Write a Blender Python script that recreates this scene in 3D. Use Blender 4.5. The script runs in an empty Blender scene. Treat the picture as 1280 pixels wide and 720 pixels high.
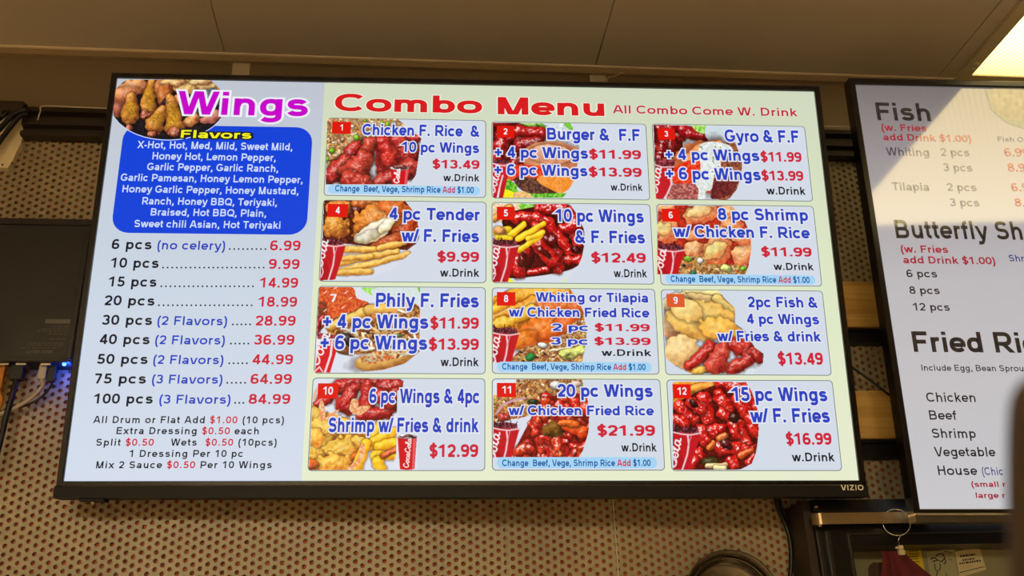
import bpy, math, random
import numpy as np
from mathutils import Matrix, Vector

sc = bpy.context.scene
col = sc.collection
random.seed(7)

# ------------------------------------------------------------------ camera
F_PX = 1230.0                                   # focal length in pixels of the 1280x720 frame
CAM = np.array([0.0, 0.0, 1.55])

def rod(r):
    r = np.array(r, float); t = np.linalg.norm(r) + 1e-12; k = r / t
    K = np.array([[0, -k[2], k[1]], [k[2], 0, -k[0]], [-k[1], k[0], 0]])
    return np.eye(3) + np.sin(t) * K + (1 - np.cos(t)) * K @ K

RW = rod((-0.412, -0.105, -0.0109))             # wall seen from the camera
M = np.array([RW[:, 0], RW[:, 2], -RW[:, 1]])   # camera axes -> world (x right, y into the wall, z up)
WALL = 1.4576                                   # the perforated wall is the plane y = WALL
CEIL = CAM[2] + 1.075

cam = bpy.data.cameras.new('camera'); cam_o = bpy.data.objects.new('camera', cam); col.objects.link(cam_o)
rot = M @ np.diag([1, -1, -1])
m4 = np.eye(4); m4[:3, :3] = rot; m4[:3, 3] = CAM
cam_o.matrix_world = Matrix(m4.tolist())
cam.sensor_width = 36.0; cam.lens = 36.0 * F_PX / 1280
cam.clip_start = 0.01
cam.dof.use_dof = True; cam.dof.focus_distance = 1.47; cam.dof.aperture_fstop = cam.lens / 2.3
sc.camera = cam_o

# ------------------------------------------------------------------ world, exposure
w = bpy.data.worlds.new('world'); sc.world = w; w.use_nodes = True
w.node_tree.nodes['Background'].inputs[0].default_value = (1.0, 0.75, 0.45, 1)
w.node_tree.nodes['Background'].inputs[1].default_value = 0.02
vs = sc.view_settings
vs.view_transform = 'Standard'; vs.look = 'None'; vs.gamma = 1; vs.exposure = 0.0; vs.use_curve_mapping = False
ADDED_WARM = (1.0, 0.86, 0.53)                   # colour of the added, unseen lights further back
LENS_WARM = (1.0, 0.80, 0.32)                   # colour of the ceiling light lenses
LENS_POWER = 3.4                               # radiance of the light over the right screen
ADDED_POWER = 60.0                               # radiance of the added, unseen ceiling lights further back

# ------------------------------------------------------------------ helpers
def lin(c):
    c = np.asarray(c, float) / 255.0
    return np.where(c <= 0.04045, c / 12.92, ((c + 0.055) / 1.055) ** 2.4)

_mats = {}
def mat(name, rgb, rough=0.5, metal=0.0, spec=0.5, noise=0.0, nscale=40.0, bump=0.0, coat=0.0):
    """procedural surface; rgb is sRGB 0-255"""
    if name in _mats: return _mats[name]
    m = bpy.data.materials.new(name); m.use_nodes = True; _mats[name] = m
    nt = m.node_tree; b = nt.nodes['Principled BSDF']
    c = lin(rgb)
    b.inputs['Base Color'].default_value = (*c, 1); b.inputs['Roughness'].default_value = rough
    b.inputs['Metallic'].default_value = metal; b.inputs['Specular IOR Level'].default_value = spec
    b.inputs['Coat Weight'].default_value = coat
    if noise or bump:
        tc = nt.nodes.new('ShaderNodeTexCoord'); n = nt.nodes.new('ShaderNodeTexNoise')
        n.inputs['Scale'].default_value = nscale; n.inputs['Detail'].default_value = 5
        nt.links.new(tc.outputs['Object'], n.inputs['Vector'])
        if noise:
            r = nt.nodes.new('ShaderNodeValToRGB')
            r.color_ramp.elements[0].position = 0.3; r.color_ramp.elements[1].position = 0.7
            r.color_ramp.elements[0].color = (*(c * (1 - noise)), 1)
            r.color_ramp.elements[1].color = (*np.minimum(c * (1 + noise), 1), 1)
            nt.links.new(n.outputs['Fac'], r.inputs['Fac']); nt.links.new(r.outputs['Color'], b.inputs['Base Color'])
        if bump:
            bn = nt.nodes.new('ShaderNodeBump'); bn.inputs['Strength'].default_value = bump
            bn.inputs['Distance'].default_value = 0.002
            nt.links.new(n.outputs['Fac'], bn.inputs['Height']); nt.links.new(bn.outputs['Normal'], b.inputs['Normal'])
    return m

def screen_mat(name, rgb, rough=0.4, ior=1.2, light=False, strength=1.0):
    """a lit display colour behind the panel's glass"""
    if name in _mats: return _mats[name]
    m = bpy.data.materials.new(name); m.use_nodes = True; _mats[name] = m
    b = m.node_tree.nodes['Principled BSDF']
    b.inputs['Base Color'].default_value = (0.004, 0.004, 0.004, 1)
    b.inputs['Roughness'].default_value = rough; b.inputs['IOR'].default_value = ior
    b.inputs['Emission Color'].default_value = (*lin(rgb), 1); b.inputs['Emission Strength'].default_value = strength
    if not light: m.cycles.emission_sampling = 'NONE'
    return m

def gradient_screen(name, stops, rough, ior, axis='Z', lo=-.31, hi=.31, strength=1.0):
    m = screen_mat(name, (255, 255, 255), rough, ior, True, strength)
    nt = m.node_tree; b = nt.nodes['Principled BSDF']
    tc = nt.nodes.new('ShaderNodeTexCoord'); sx = nt.nodes.new('ShaderNodeSeparateXYZ')
    mr = nt.nodes.new('ShaderNodeMapRange'); mr.inputs['From Min'].default_value = lo; mr.inputs['From Max'].default_value = hi
    r = nt.nodes.new('ShaderNodeValToRGB')
    el = r.color_ramp.elements
    while len(el) < len(stops): el.new(0.5)
    for e, (p, c) in zip(el, stops):
        e.position = p; e.color = (*lin(c), 1)
    nt.links.new(tc.outputs['Object'], sx.inputs[0]); nt.links.new(sx.outputs[axis], mr.inputs['Value'])
    nt.links.new(mr.outputs[0], r.inputs['Fac']); nt.links.new(r.outputs['Color'], b.inputs['Emission Color'])
    return m

def tag(o, label=None, cat=None, group=None, kind=None):
    if label: o['label'] = label
    if cat: o['category'] = cat
    if group: o['group'] = group
    if kind: o['kind'] = kind
    return o

def empty(name, loc=(0, 0, 0), parent=None):
    o = bpy.data.objects.new(name, None); o.location = loc; o.empty_display_size = .05; col.objects.link(o)
    if parent is not None: o.parent = parent
    return o

class MB:
    """collects pieces into ONE mesh object"""
    def __init__(s): s.v = []; s.f = []; s.mi = []; s.m = []; s.smooth = []
    def _mat(s, m):
        if m not in s.m: s.m.append(m)
        return s.m.index(m)
    def add(s, v, f, m, smooth=False):
        o = len(s.v); s.v += [tuple(map(float, p)) for p in v]; i = s._mat(m)
        for q in f: s.f.append(tuple(int(k) + o for k in q)); s.mi.append(i); s.smooth.append(smooth)
        return s
    def box(s, a, b, m):
        (x0, y0, z0), (x1, y1, z1) = a, b
        v = [(x0, y0, z0), (x1, y0, z0), (x1, y1, z0), (x0, y1, z0), (x0, y0, z1), (x1, y0, z1), (x1, y1, z1), (x0, y1, z1)]
        return s.add(v, [(0, 3, 2, 1), (4, 5, 6, 7), (0, 1, 5, 4), (1, 2, 6, 5), (2, 3, 7, 6), (3, 0, 4, 7)], m)
    def bbox(s, a, b, m, r=.004, n=3):
        """box with rounded edges running along y-front outline and a bevelled front"""
        (x0, y0, z0), (x1, y1, z1) = a, b
        def ring(ins, y):
            rr = max(r - ins * 0, 1e-4); pts = []
            for cx, cz, a0 in ((x1 - r, z1 - r, 0), (x0 + r, z1 - r, 90), (x0 + r, z0 + r, 180), (x1 - r, z0 + r, 270)):
                for k in range(n + 1):
                    t = math.radians(a0 + 90 * k / n); q = r - ins
                    pts.append((cx + q * math.cos(t), y, cz + q * math.sin(t)))
            return pts
        e = r * .45
        rings = [ring(e, y0), ring(e * .3, y0 + e * .3), ring(0, y0 + e), ring(0, y1 - e), ring(e, y1)]
        N = len(rings[0]); v = sum(rings, []); f = []
        for k in range(len(rings) - 1):
            for i in range(N):
                j = (i + 1) % N
                f.append((k * N + i, (k + 1) * N + i, (k + 1) * N + j, k * N + j))
        f.append(tuple(range(N)) [::-1][::-1]); f.append(tuple(range((len(rings) - 1) * N, len(rings) * N))[::-1])
        f[-2] = tuple(reversed(f[-2])) if False else f[-2]
        return s.add(v, f, m)
    def tube(s, pts, r, m, n=10, closed=False):
        P = [Vector(p) for p in pts]; N = len(P); rr = r if isinstance(r, (list, tuple)) else [r] * N
        v = []; f = []; up = None
        for i in range(N):
            t = (P[(i + 1) % N] - P[i - 1]) if closed else (P[min(i + 1, N - 1)] - P[max(i - 1, 0)])
            t.normalize()
            if up is None: up = t.orthogonal().normalized()
            up = (up - t * up.dot(t)).normalized(); q = t.cross(up)
            for k in range(n):
                a = 2 * math.pi * k / n; v.append(P[i] + (up * math.cos(a) + q * math.sin(a)) * rr[i])
        for i in range(N if closed else N - 1):
            for k in range(n):
                j = (i + 1) % N; l = (k + 1) % n
                f.append((i * n + k, j * n + k, j * n + l, i * n + l)[::-1])
        if not closed: f.append(tuple(range(n))); f.append(tuple(range((N - 1) * n, N * n))[::-1])
        return s.add(v, f, m, True)
    def lathe(s, prof, c, axis, m, n=48):
        """profile [(radius, along)] turned about axis through c"""
        A = Vector(axis).normalized(); U = A.orthogonal().normalized(); W = A.cross(U); c = Vector(c); v = []; f = []
        for r, h in prof:
            for k in range(n):
                a = 2 * math.pi * k / n; v.append(c + A * h + (U * math.cos(a) + W * math.sin(a)) * r)
        for i in range(len(prof) - 1):
            for k in range(n):
                l = (k + 1) % n; f.append((i * n + k, i * n + l, (i + 1) * n + l, (i + 1) * n + k))
        return s.add(v, f, m, True)
    def build(s, name, parent=None, loc=None):
        me = bpy.data.meshes.new(name); me.from_pydata(s.v, [], s.f)
        for m in s.m: me.materials.append(m)
        me.polygons.foreach_set('material_index', s.mi); me.polygons.foreach_set('use_smooth', s.smooth)
        me.validate(); me.update()
        o = bpy.data.objects.new(name, me); col.objects.link(o)
        if parent is not None: o.parent = parent
        if loc is not None: o.location = loc
        return o

def catmull(pts, n=8):
    P = [Vector(p) for p in pts]; P = [2 * P[0] - P[1]] + P + [2 * P[-1] - P[-2]]; out = []
    for i in range(1, len(P) - 2):
        for k in range(n):
            t = k / n; a, b, c, d = P[i - 1:i + 3]
            out.append(0.5 * ((2 * b) + (c - a) * t + (2 * a - 5 * b + 4 * c - d) * t * t + (3 * b - a - 3 * c + d) * t ** 3))
    out.append(P[-2]); return out

def ray(px, py): return M @ np.array([(px - 640) / F_PX, (py - 360) / F_PX, 1.0])
def on_wall(px, py, off=0.0):
    """point of the plane 'off' metres in front of the wall that the photo shows at px, py"""
    d = ray(px, py); return CAM + d * ((WALL - off) / d[1])
def on_ceiling(px, py, off=0.0):
    d = ray(px, py); return CAM + d * ((CEIL - off - CAM[2]) / d[2])

# ------------------------------------------------------------------ the room
plaster = mat('ceiling_paint', (205, 196, 178), .7, noise=.04, nscale=3)
paint = mat('upper_wall_paint', (132, 116, 92), .6, noise=.06, nscale=6)
gap_dark = mat('dark_gap', (30, 24, 16), .9)

def wall_box(name, a, b, m):
    return tag(MB().box(a, b, m).build(name), kind='structure')

X0, X1, Y0 = -2.6, 3.2, -3.4
wall_box('floor', (X0, Y0, -.1), (X1, WALL + .1, 0), mat('floor_tile', (176, 156, 132), .5, noise=.15, nscale=5))
wall_box('wall_left', (X0 - .1, Y0, 0), (X0, WALL + .1, CEIL + .1), paint)
wall_box('wall_right', (X1, Y0, 0), (X1 + .1, WALL + .1, CEIL + .1), paint)
wall_box('wall_front', (X0, Y0 - .1, 0), (X1, Y0, CEIL + .1), paint)

# ceiling panels with the narrow seams the photo shows
seams = [(262, 0, 281, 66), (766, 0, 746, 83), (1255, 0, 1170, 96.5), (1277, 8, 1192, 97.2)]
sx = sorted(on_ceiling(a, b)[0] * .5 + on_ceiling(c, d)[0] * .5 for a, b, c, d in seams)
xs = [X0, sx[0] - 1.2] + sx[:3] + [X1]
mb = MB(); g = .0009
for a, b in zip(xs[:-1], xs[1:]):
    y = WALL - .0
    for yy0, yy1 in ((WALL - 1.83, WALL), (Y0, WALL - 1.83)):
        mb.box((a + g, yy0 + g, CEIL), (b - g, yy1 - g, CEIL + .012), plaster)
mb.box((X0, Y0, CEIL + .0125), (X1, WALL + .1, CEIL + .1), gap_dark)
tag(mb.build('ceiling'), kind='structure')

# trim where the ceiling meets the wall: thin pale top edge, tan face below
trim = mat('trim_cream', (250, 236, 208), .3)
tag(MB().box((X0, WALL - .013, CEIL - .0032), (X1, WALL, CEIL - .0005), trim).box((X0, WALL - .009, CEIL - .015), (X1, WALL - .0002, CEIL - .0034), mat('trim_tan', (158, 140, 112), .5)).build('trim_1'), kind='structure')

# wall: painted strip on top, perforated panels below
z_rail_top = on_wall(640, 150)[2]; z_rail_bot = on_wall(560, 181)[2]
mb = MB(); mb.box((X0, WALL, z_rail_bot - .01), (X1, WALL + .1, CEIL + .1), paint)
mb.box((X0, WALL + .0055, 0), (X1, WALL + .1, z_rail_bot - .01), mat('board_behind', (172, 84, 50), .8, noise=.35, nscale=60))

def perforated(mb, xa, xb, za, zb, m, pitch=.01185, rad=.0032, depth=.0054):
    """staggered round holes, each a real opening in the panel"""
    dx, dz = pitch * math.sqrt(3) / 2, pitch
    n = 10
    i0, i1 = math.ceil(xa / dx), math.floor(xb / dx) - 1
    V = []; Fq = []; base = 0
    ang = np.arange(n) * 2 * np.pi / n
    circ = np.c_[np.cos(ang), np.sin(ang)] * rad
    hexv = np.array([(math.cos(math.radians(60 * k)), math.sin(math.radians(60 * k))) for k in range(6)]) * (pitch / math.sqrt(3))
    # ring of 12 outer points around the hex (corner, mid) and 12 hole points
    o12 = []
    for k in range(6): o12 += [hexv[k], (hexv[k] + hexv[(k + 1) % 6]) / 2]
    o12 = np.array(o12); a12 = np.arange(12) * np.pi / 6
    h12 = np.c_[np.cos(a12), np.sin(a12)] * rad
    tv = np.zeros((36, 3)); tv[:12, [0, 2]] = o12; tv[12:24, [0, 2]] = h12; tv[24:, [0, 2]] = h12; tv[24:, 1] = depth
    tf = []
    for k in range(12):
        l = (k + 1) % 12
        tf.append((k, l, 12 + l, 12 + k)); tf.append((12 + k, 12 + l, 24 + l, 24 + k))
    tf = np.array(tf); cs = []
    for i in range(i0, i1 + 1):
        off = .5 * dz if i % 2 else 0
        for j in range(math.ceil((za - off) / dz), math.floor((zb - off) / dz)):
            cs.append((i * dx, WALL, j * dz + off))
    cs = np.array(cs)
    V = (cs[:, None, :] + tv[None]).reshape(-1, 3)
    Fs = (np.arange(len(cs))[:, None, None] * 36 + tf[None]).reshape(-1, 4)
    return V, Fs

pm = mat('perforated_cream', (163, 150, 116), .42, noise=.14, nscale=9, bump=.15)
seam_x = on_wall(770, 680)[0]
z_lo = on_wall(640, 760)[2] - .12
V, Fs = perforated(None, -.86, 1.32, z_lo, z_rail_bot, pm)
o = mb.build('wall_back'); tag(o, kind='structure')
me = bpy.data.meshes.new('wall_panel'); me.from_pydata(V.tolist(), [], Fs.tolist()); me.materials.append(pm); me.update()
pan = bpy.data.objects.new('wall_panel', me); col.objects.link(pan); tag(pan, kind='structure')
mb = MB(); zb = z_lo
mb.box((X0, WALL - .0002, 0), (-.855, WALL + .0075, z_rail_bot), pm); mb.box((1.318, WALL - .0002, 0), (X1, WALL + .0075, z_rail_bot), pm)
mb.box((-.855, WALL - .0002, 0), (1.318, WALL + .0075, z_lo + .004), pm)
tag(mb.build('wall_panel_plain'), kind='structure')
# vertical joint strip between two panels, and the bright batten at its side
sx0 = on_wall(766.5, 632)[0]
tag(MB().box((sx0 - .0011, WALL - .0016, z_lo), (sx0 + .0011, WALL, z_rail_bot), mat('joint_strip', (200, 186, 156), .5)).build('trim_2'), kind='structure')
jx = on_wall(632, 650)[0]
tag(MB().box((jx - .0009, WALL - .0008, z_lo), (jx + .0009, WALL, z_rail_bot), pm).build('trim_3'), kind='structure')

# dark ridged rail across the wall under the painted strip
rail = mat('rail_black', (46, 38, 30), .32, noise=.1)
a = on_wall(30, 140, .02); zt = on_wall(640, 153, .02)[2]; zb = on_wall(640, 184, .02)[2]
mb = MB(); h = zt - zb
prof = [(0, zb), (.020, zb), (.020, zb + h * .16), (.012, zb + h * .2), (.012, zb + h * .34), (.022, zb + h * .38), (.022, zb + h * .62), (.014, zb + h * .66), (.014, zb + h * .8), (.026, zb + h * .84), (.026, zt), (0, zt)]
xa, xb = a[0], 1.5
v = [(x, WALL - d, z) for x in (xa, xb) for d, z in prof]; n = len(prof)
mb.add(v, [(i, (i + 1) % n, n + (i + 1) % n, n + i)[::-1] for i in range(n)] + [tuple(range(n)), tuple(range(n, 2 * n))[::-1]], rail)
tag(mb.build('trim_4'), kind='structure')

# ------------------------------------------------------------------ ceiling lights
def prismatic(name, power, warm):
    m = bpy.data.materials.new(name); m.use_nodes = True; nt = m.node_tree; b = nt.nodes['Principled BSDF']
    b.inputs['Base Color'].default_value = (.6, .55, .4, 1); b.inputs['Roughness'].default_value = .3
    tc = nt.nodes.new('ShaderNodeTexCoord'); mp = nt.nodes.new('ShaderNodeMapping'); mp.inputs['Rotation'].default_value = (0, 0, math.radians(-28))
    wv = nt.nodes.new('ShaderNodeTexWave'); wv.inputs['Scale'].default_value = 30; wv.inputs['Distortion'].default_value = .3
    wv.bands_direction = 'X'
    nt.links.new(tc.outputs['Object'], mp.inputs['Vector']); nt.links.new(mp.outputs[0], wv.inputs['Vector'])
    r = nt.nodes.new('ShaderNodeValToRGB')
    r.color_ramp.elements[0].color = (warm[0] * .8, warm[1] * .76, warm[2] * .7, 1)
    r.color_ramp.elements[1].color = (warm[0], warm[1], warm[2] * 1.2, 1)
    # the tubes stop short of the end, so the lens is weaker and yellower there
    sp = nt.nodes.new('ShaderNodeSeparateXYZ'); nt.links.new(tc.outputs['Object'], sp.inputs[0])
    r2 = nt.nodes.new('ShaderNodeValToRGB'); mr = nt.nodes.new('ShaderNodeMapRange'); mr.inputs['From Min'].default_value = -.02; mr.inputs['From Max'].default_value = -.14
    r2.color_ramp.elements[0].color = (.66, .58, .40, 1); r2.color_ramp.elements[1].color = (1, 1, 1, 1)
    nt.links.new(sp.outputs['Y'], mr.inputs['Value']); nt.links.new(mr.outputs[0], r2.inputs['Fac'])
    mx = nt.nodes.new('ShaderNodeMixRGB'); mx.blend_type = 'MULTIPLY'; mx.inputs[0].default_value = 1
    nt.links.new(wv.outputs['Fac'], r.inputs['Fac']); nt.links.new(r.outputs['Color'], mx.inputs[1]); nt.links.new(r2.outputs['Color'], mx.inputs[2])
    nt.links.new(mx.outputs[0], b.inputs['Emission Color'])
    b.inputs['Emission Strength'].default_value = power
    return m
fix_white = mat('fixture_enamel', (205, 195, 165), .4)
def fixture(x0, y1, power, warm, label, ww=.60, ll=1.2):
    """recessed troffer: x0 left edge of its frame, y1 the edge nearest the wall"""
    t = empty('ceiling_light', (x0, y1, CEIL)); tag(t, label, 'ceiling light')
    fr = .024; mb = MB(); z0 = -.007
    mb.box((0, -fr, z0), (ww, 0, -.0006), fix_white); mb.box((0, -ll, z0), (ww, -ll + fr, -.0006), fix_white)
    mb.box((0, -ll + fr, z0), (fr, -fr, -.0006), fix_white); mb.box((ww - fr, -ll + fr, z0), (ww, -fr, -.0006), fix_white)
    mb.build('frame', t)
    MB().box((fr, -ll + fr, -.004), (ww - fr, -fr, -.0007), prismatic('lens_glow', power, warm)).build('lens', t)
    for yy in (-.045, -.06):
        MB().lathe([(0, -.0115), (.004, -.011), (.005, -.007)], (fr * .55, yy, 0), (0, 0, 1), fix_white, 12).build('screw', t)
    return t
fx = on_ceiling(1192, 97.2)[0]
fy = WALL - .006
fixture(fx, fy, LENS_POWER, LENS_WARM, 'glowing ribbed ceiling light above the upper corner of the fish menu screen')
fixture(-1.7, -2.1, ADDED_POWER, ADDED_WARM, 'added unseen warm ceiling light behind the viewer over the left of the room')  # this and the next are added out of view to light the wall
fixture(-.55, -2.1, ADDED_POWER, ADDED_WARM, 'added unseen warm ceiling light behind the viewer over the middle of the room')

# ------------------------------------------------------------------ lettering: bold grotesque strokes
H_ = .095
def Ln(*c): return [(c[i], c[i + 1]) for i in range(0, len(c), 2)]
def Ar(cx, cy, rx, ry, a0, a1):
    n = max(3, int(abs(a1 - a0) / 18))
    out = []
    for k in range(n + 1):                      # slightly squared curves, as grotesque letters have
        t = math.radians(a0 + (a1 - a0) * k / n); c, q = math.cos(t), math.sin(t)
        out.append((cx + rx * math.copysign(abs(c) ** .85, c), cy + ry * math.copysign(abs(q) ** .85, q)))
    return out
def S_(w, k=1.0, x=0.0):
    return [(p[0] * k + x, p[1]) for p in Ar(.46, .705, .28, .2, 18, 270) + Ar(.465, .3, .3, .205, 90, -164)]
def P_(cx, r=.245): return Ln(.2, .905, cx, .905) + Ar(cx, .665, r, .24, 90, -90) + Ln(.2, .425)
six = [Ar(.395, .31, .255, .215, 0, 360), Ar(.43, .5, .29, .405, 50, 180) + Ln(.14, .32)]
BASE = {
 'A': (722, [Ln(.11, 0, .46, 1), Ln(.9, 0, .55, 1), Ln(.26, .3, .75, .3)]),
 'B': (722, [Ln(.2, 0, .2, 1), Ln(.2, .905, .55, .905) + Ar(.55, .71, .22, .195, 90, -90) + Ln(.2, .515), Ln(.2, .515, .58, .515) + Ar(.58, .305, .25, .21, 90, -90) + Ln(.2, .095)]),
 'C': (722, [Ar(.53, .5, .4, .405, 40, 320)]),
 'D': (722, [Ln(.2, 0, .2, 1), Ln(.2, .905, .45, .905) + Ar(.45, .5, .385, .405, 90, -90) + Ln(.2, .095)]),
 'E': (667, [Ln(.2, 0, .2, 1), Ln(.2, .905, .84, .905), Ln(.2, .52, .8, .52), Ln(.2, .095, .87, .095)]),
 'F': (611, [Ln(.2, 0, .2, 1), Ln(.2, .905, .8, .905), Ln(.2, .5, .72, .5)]),
 'G': (778, [Ar(.53, .5, .4, .405, 42, 318), Ln(.9, .17, .9, .43, .57, .43)]),
 'H': (722, [Ln(.2, 0, .2, 1), Ln(.81, 0, .81, 1), Ln(.2, .52, .81, .52)]),
 'I': (278, [Ln(.195, 0, .195, 1)]),
 'L': (611, [Ln(.2, 0, .2, 1), Ln(.2, .095, .8, .095)]),
 'M': (833, [Ln(.195, 0, .195, 1), Ln(.968, 0, .968, 1), Ln(.23, 1, .53, 0), Ln(.93, 1, .63, 0)]),
 'N': (722, [Ln(.195, 0, .195, 1), Ln(.81, 0, .81, 1), Ln(.23, 1, .78, 0)]),
 'O': (778, [Ar(.543, .5, .41, .405, 0, 360)]),
 'P': (667, [Ln(.2, 0, .2, 1), P_(.56)]),
 'Q': (778, [Ar(.543, .5, .41, .405, 0, 360), Ln(.6, .3, .95, -.03)]),
 'R': (722, [Ln(.2, 0, .2, 1), P_(.58), Ln(.5, .43, .88, 0)]),
 'S': (667, [S_(0)]),
 'T': (611, [Ln(.04, .905, .81, .905), Ln(.427, 0, .427, 1)]),
 'U': (722, [Ln(.2, 1, .2, .4) + Ar(.505, .4, .305, .305, 180, 360) + Ln(.81, 1)]),
 'V': (667, [Ln(.1, 1, .42, 0), Ln(.83, 1, .51, 0)]),
 'W': (944, [Ln(.11, 1, .36, 0), Ln(.41, 0, .62, 1), Ln(.70, 1, .91, 0), Ln(.96, 0, 1.21, 1)]),
 'X': (667, [Ln(.1, 1, .83, 0), Ln(.83, 1, .1, 0)]),
 'Y': (667, [Ln(.1, 1, .465, .42), Ln(.83, 1, .465, .42), Ln(.465, .47, .465, 0)]),
 'Z': (611, [Ln(.08, .905, .78, .905), Ln(.68, .87, .17, .13), Ln(.06, .095, .8, .095)]),
 'a': (556, [Ar(.37, .46, .225, .17, 160, 0) + Ln(.595, .12, .63, 0), Ar(.345, .215, .215, .125, 0, 360)]),
 'b': (611, [Ln(.19, 0, .19, 1), Ar(.45, .363, .245, .268, 0, 360)]),
 'c': (556, [Ar(.4, .363, .285, .268, 42, 318)]),
 'd': (611, [Ln(.66, 0, .66, 1), Ar(.4, .363, .245, .268, 0, 360)]),
 'e': (556, [Ln(.12, .35, .66, .35) + Ar(.39, .363, .275, .268, 0, 322)]),
 'f': (333, [Ln(.2, 0, .2, .75) + Ar(.37, .75, .17, .155, 180, 85), Ln(.02, .64, .42, .64)]),
 'g': (611, [Ar(.4, .363, .245, .268, 0, 360), Ln(.66, .725, .66, -.02) + Ar(.4, -.02, .26, .17, 0, -150)]),
 'h': (611, [Ln(.19, 0, .19, 1), Ar(.43, .38, .225, .25, 180, 0) + Ln(.655, 0)]),
 'i': (278, [Ln(.19, 0, .19, .725), Ln(.19, .83, .19, 1)]),
 'k': (556, [Ln(.19, 0, .19, 1), Ln(.6, .725, .2, .25), Ln(.36, .44, .66, 0)]),
 'l': (278, [Ln(.19, 0, .19, 1)]),
 'm': (889, [Ln(.19, 0, .19, .725), Ar(.4, .41, .21, .22, 180, 0) + Ln(.61, 0), Ar(.82, .41, .21, .22, 180, 0) + Ln(1.03, 0)]),
 'n': (611, [Ln(.19, 0, .19, .725), Ar(.43, .38, .225, .25, 180, 0) + Ln(.655, 0)]),
 'o': (611, [Ar(.427, .363, .3, .268, 0, 360)]),
 'p': (611, [Ln(.19, -.28, .19, .725), Ar(.45, .363, .245, .268, 0, 360)]),
 'q': (611, [Ln(.66, -.28, .66, .725), Ar(.4, .363, .245, .268, 0, 360)]),
 'r': (389, [Ln(.19, 0, .19, .725), Ar(.41, .41, .22, .22, 180, 72)]),
 's': (556, [Ar(.385, .51, .215, .125, 15, 270) + Ar(.39, .24, .235, .145, 90, -165)]),
 't': (333, [Ln(.2, .93, .2, .25) + Ar(.36, .25, .16, .155, 180, 280), Ln(.02, .64, .42, .64)]),
 'u': (611, [Ln(.19, .725, .19, .34) + Ar(.41, .34, .22, .245, 180, 360), Ln(.655, 0, .655, .725)]),
 'v': (556, [Ln(.1, .725, .34, 0), Ln(.68, .725, .44, 0)]),
 'w': (778, [Ln(.1, .725, .31, 0), Ln(.35, 0, .51, .725), Ln(.57, .725, .73, 0), Ln(.77, 0, .99, .725)]),
 'x': (556, [Ln(.1, .725, .67, 0), Ln(.67, .725, .1, 0)]),
 'y': (556, [Ln(.1, .725, .4, .02), Ln(.68, .725, .44, .02) + Ln(.39, -.1, .34, -.17, .27, -.19, .11, -.19)]),
 'z': (500, [Ln(.06, .635, .63, .635), Ln(.55, .6, .14, .12), Ln(.05, .095, .65, .095)]),
 '0': (556, [Ar(.388, .5, .265, .405, 0, 360)]),
 '1': (556, [Ln(.45, 0, .45, 1), Ln(.42, .93, .12, .69)]),
 '2': (556, [Ar(.385, .66, .255, .245, 170, -28) + Ln(.16, .12), Ln(.09, .095, .67, .095)]),
 '3': (556, [Ar(.37, .71, .235, .195, 160, -90), Ar(.37, .305, .26, .21, 90, -165)]),
 '4': (556, [Ln(.53, 0, .53, 1), Ln(.5, .95, .13, .3), Ln(.06, .27, .74, .27)]),
 '5': (556, [Ln(.66, .905, .24, .905, .18, .5), Ar(.375, .325, .265, .23, 140, -160)]),
 '6': (556, six),
 '7': (556, [Ln(.08, .905, .67, .905), Ln(.6, .87, .32, 0)]),
 '8': (556, [Ar(.388, .72, .215, .185, 0, 360), Ar(.388, .3, .26, .205, 0, 360)]),
 '9': (556, [[(.776 - x, 1 - y) for x, y in s] for s in six]),
 '$': (556, [[(x * .84, y) for x, y in S_(0)], Ln(.388, -.13, .388, 1.13)]),
 '.': (278, [Ln(.19, 0, .19, .2)]),
 ',': (278, [Ln(.19, 0, .19, .2), Ln(.22, .05, .12, -.17)]),
 '&': (722, [Ar(.42, .745, .165, .17, -40, 220) + Ln(.88, .0), Ln(.34, .56, .3, .52) + Ar(.4, .29, .265, .195, 120, 330) + Ln(.8, .46)]),
 '+': (584, [Ln(.08, .46, .74, .46), Ln(.41, .13, .41, .79)]),
 '(': (333, [Ar(.62, .36, .42, .72, 118, 242)]),
 ')': (333, [Ar(-.15, .36, .42, .72, 62, -62)]),
 '/': (278, [Ln(.04, 0, .35, 1)]),
 '-': (333, [Ln(.06, .36, .4, .36)]),
 '|': (280, [Ln(.19, -.2, .19, 1)]),
 '?': (611, [Ar(.42, .72, .25, .2, 170, -60) + Ln(.42, .42, .42, .28), Ln(.42, 0, .42, .19)]),
 "'": (238, [Ln(.17, .68, .17, 1)]),
 ' ': (278, []),
}

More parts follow.
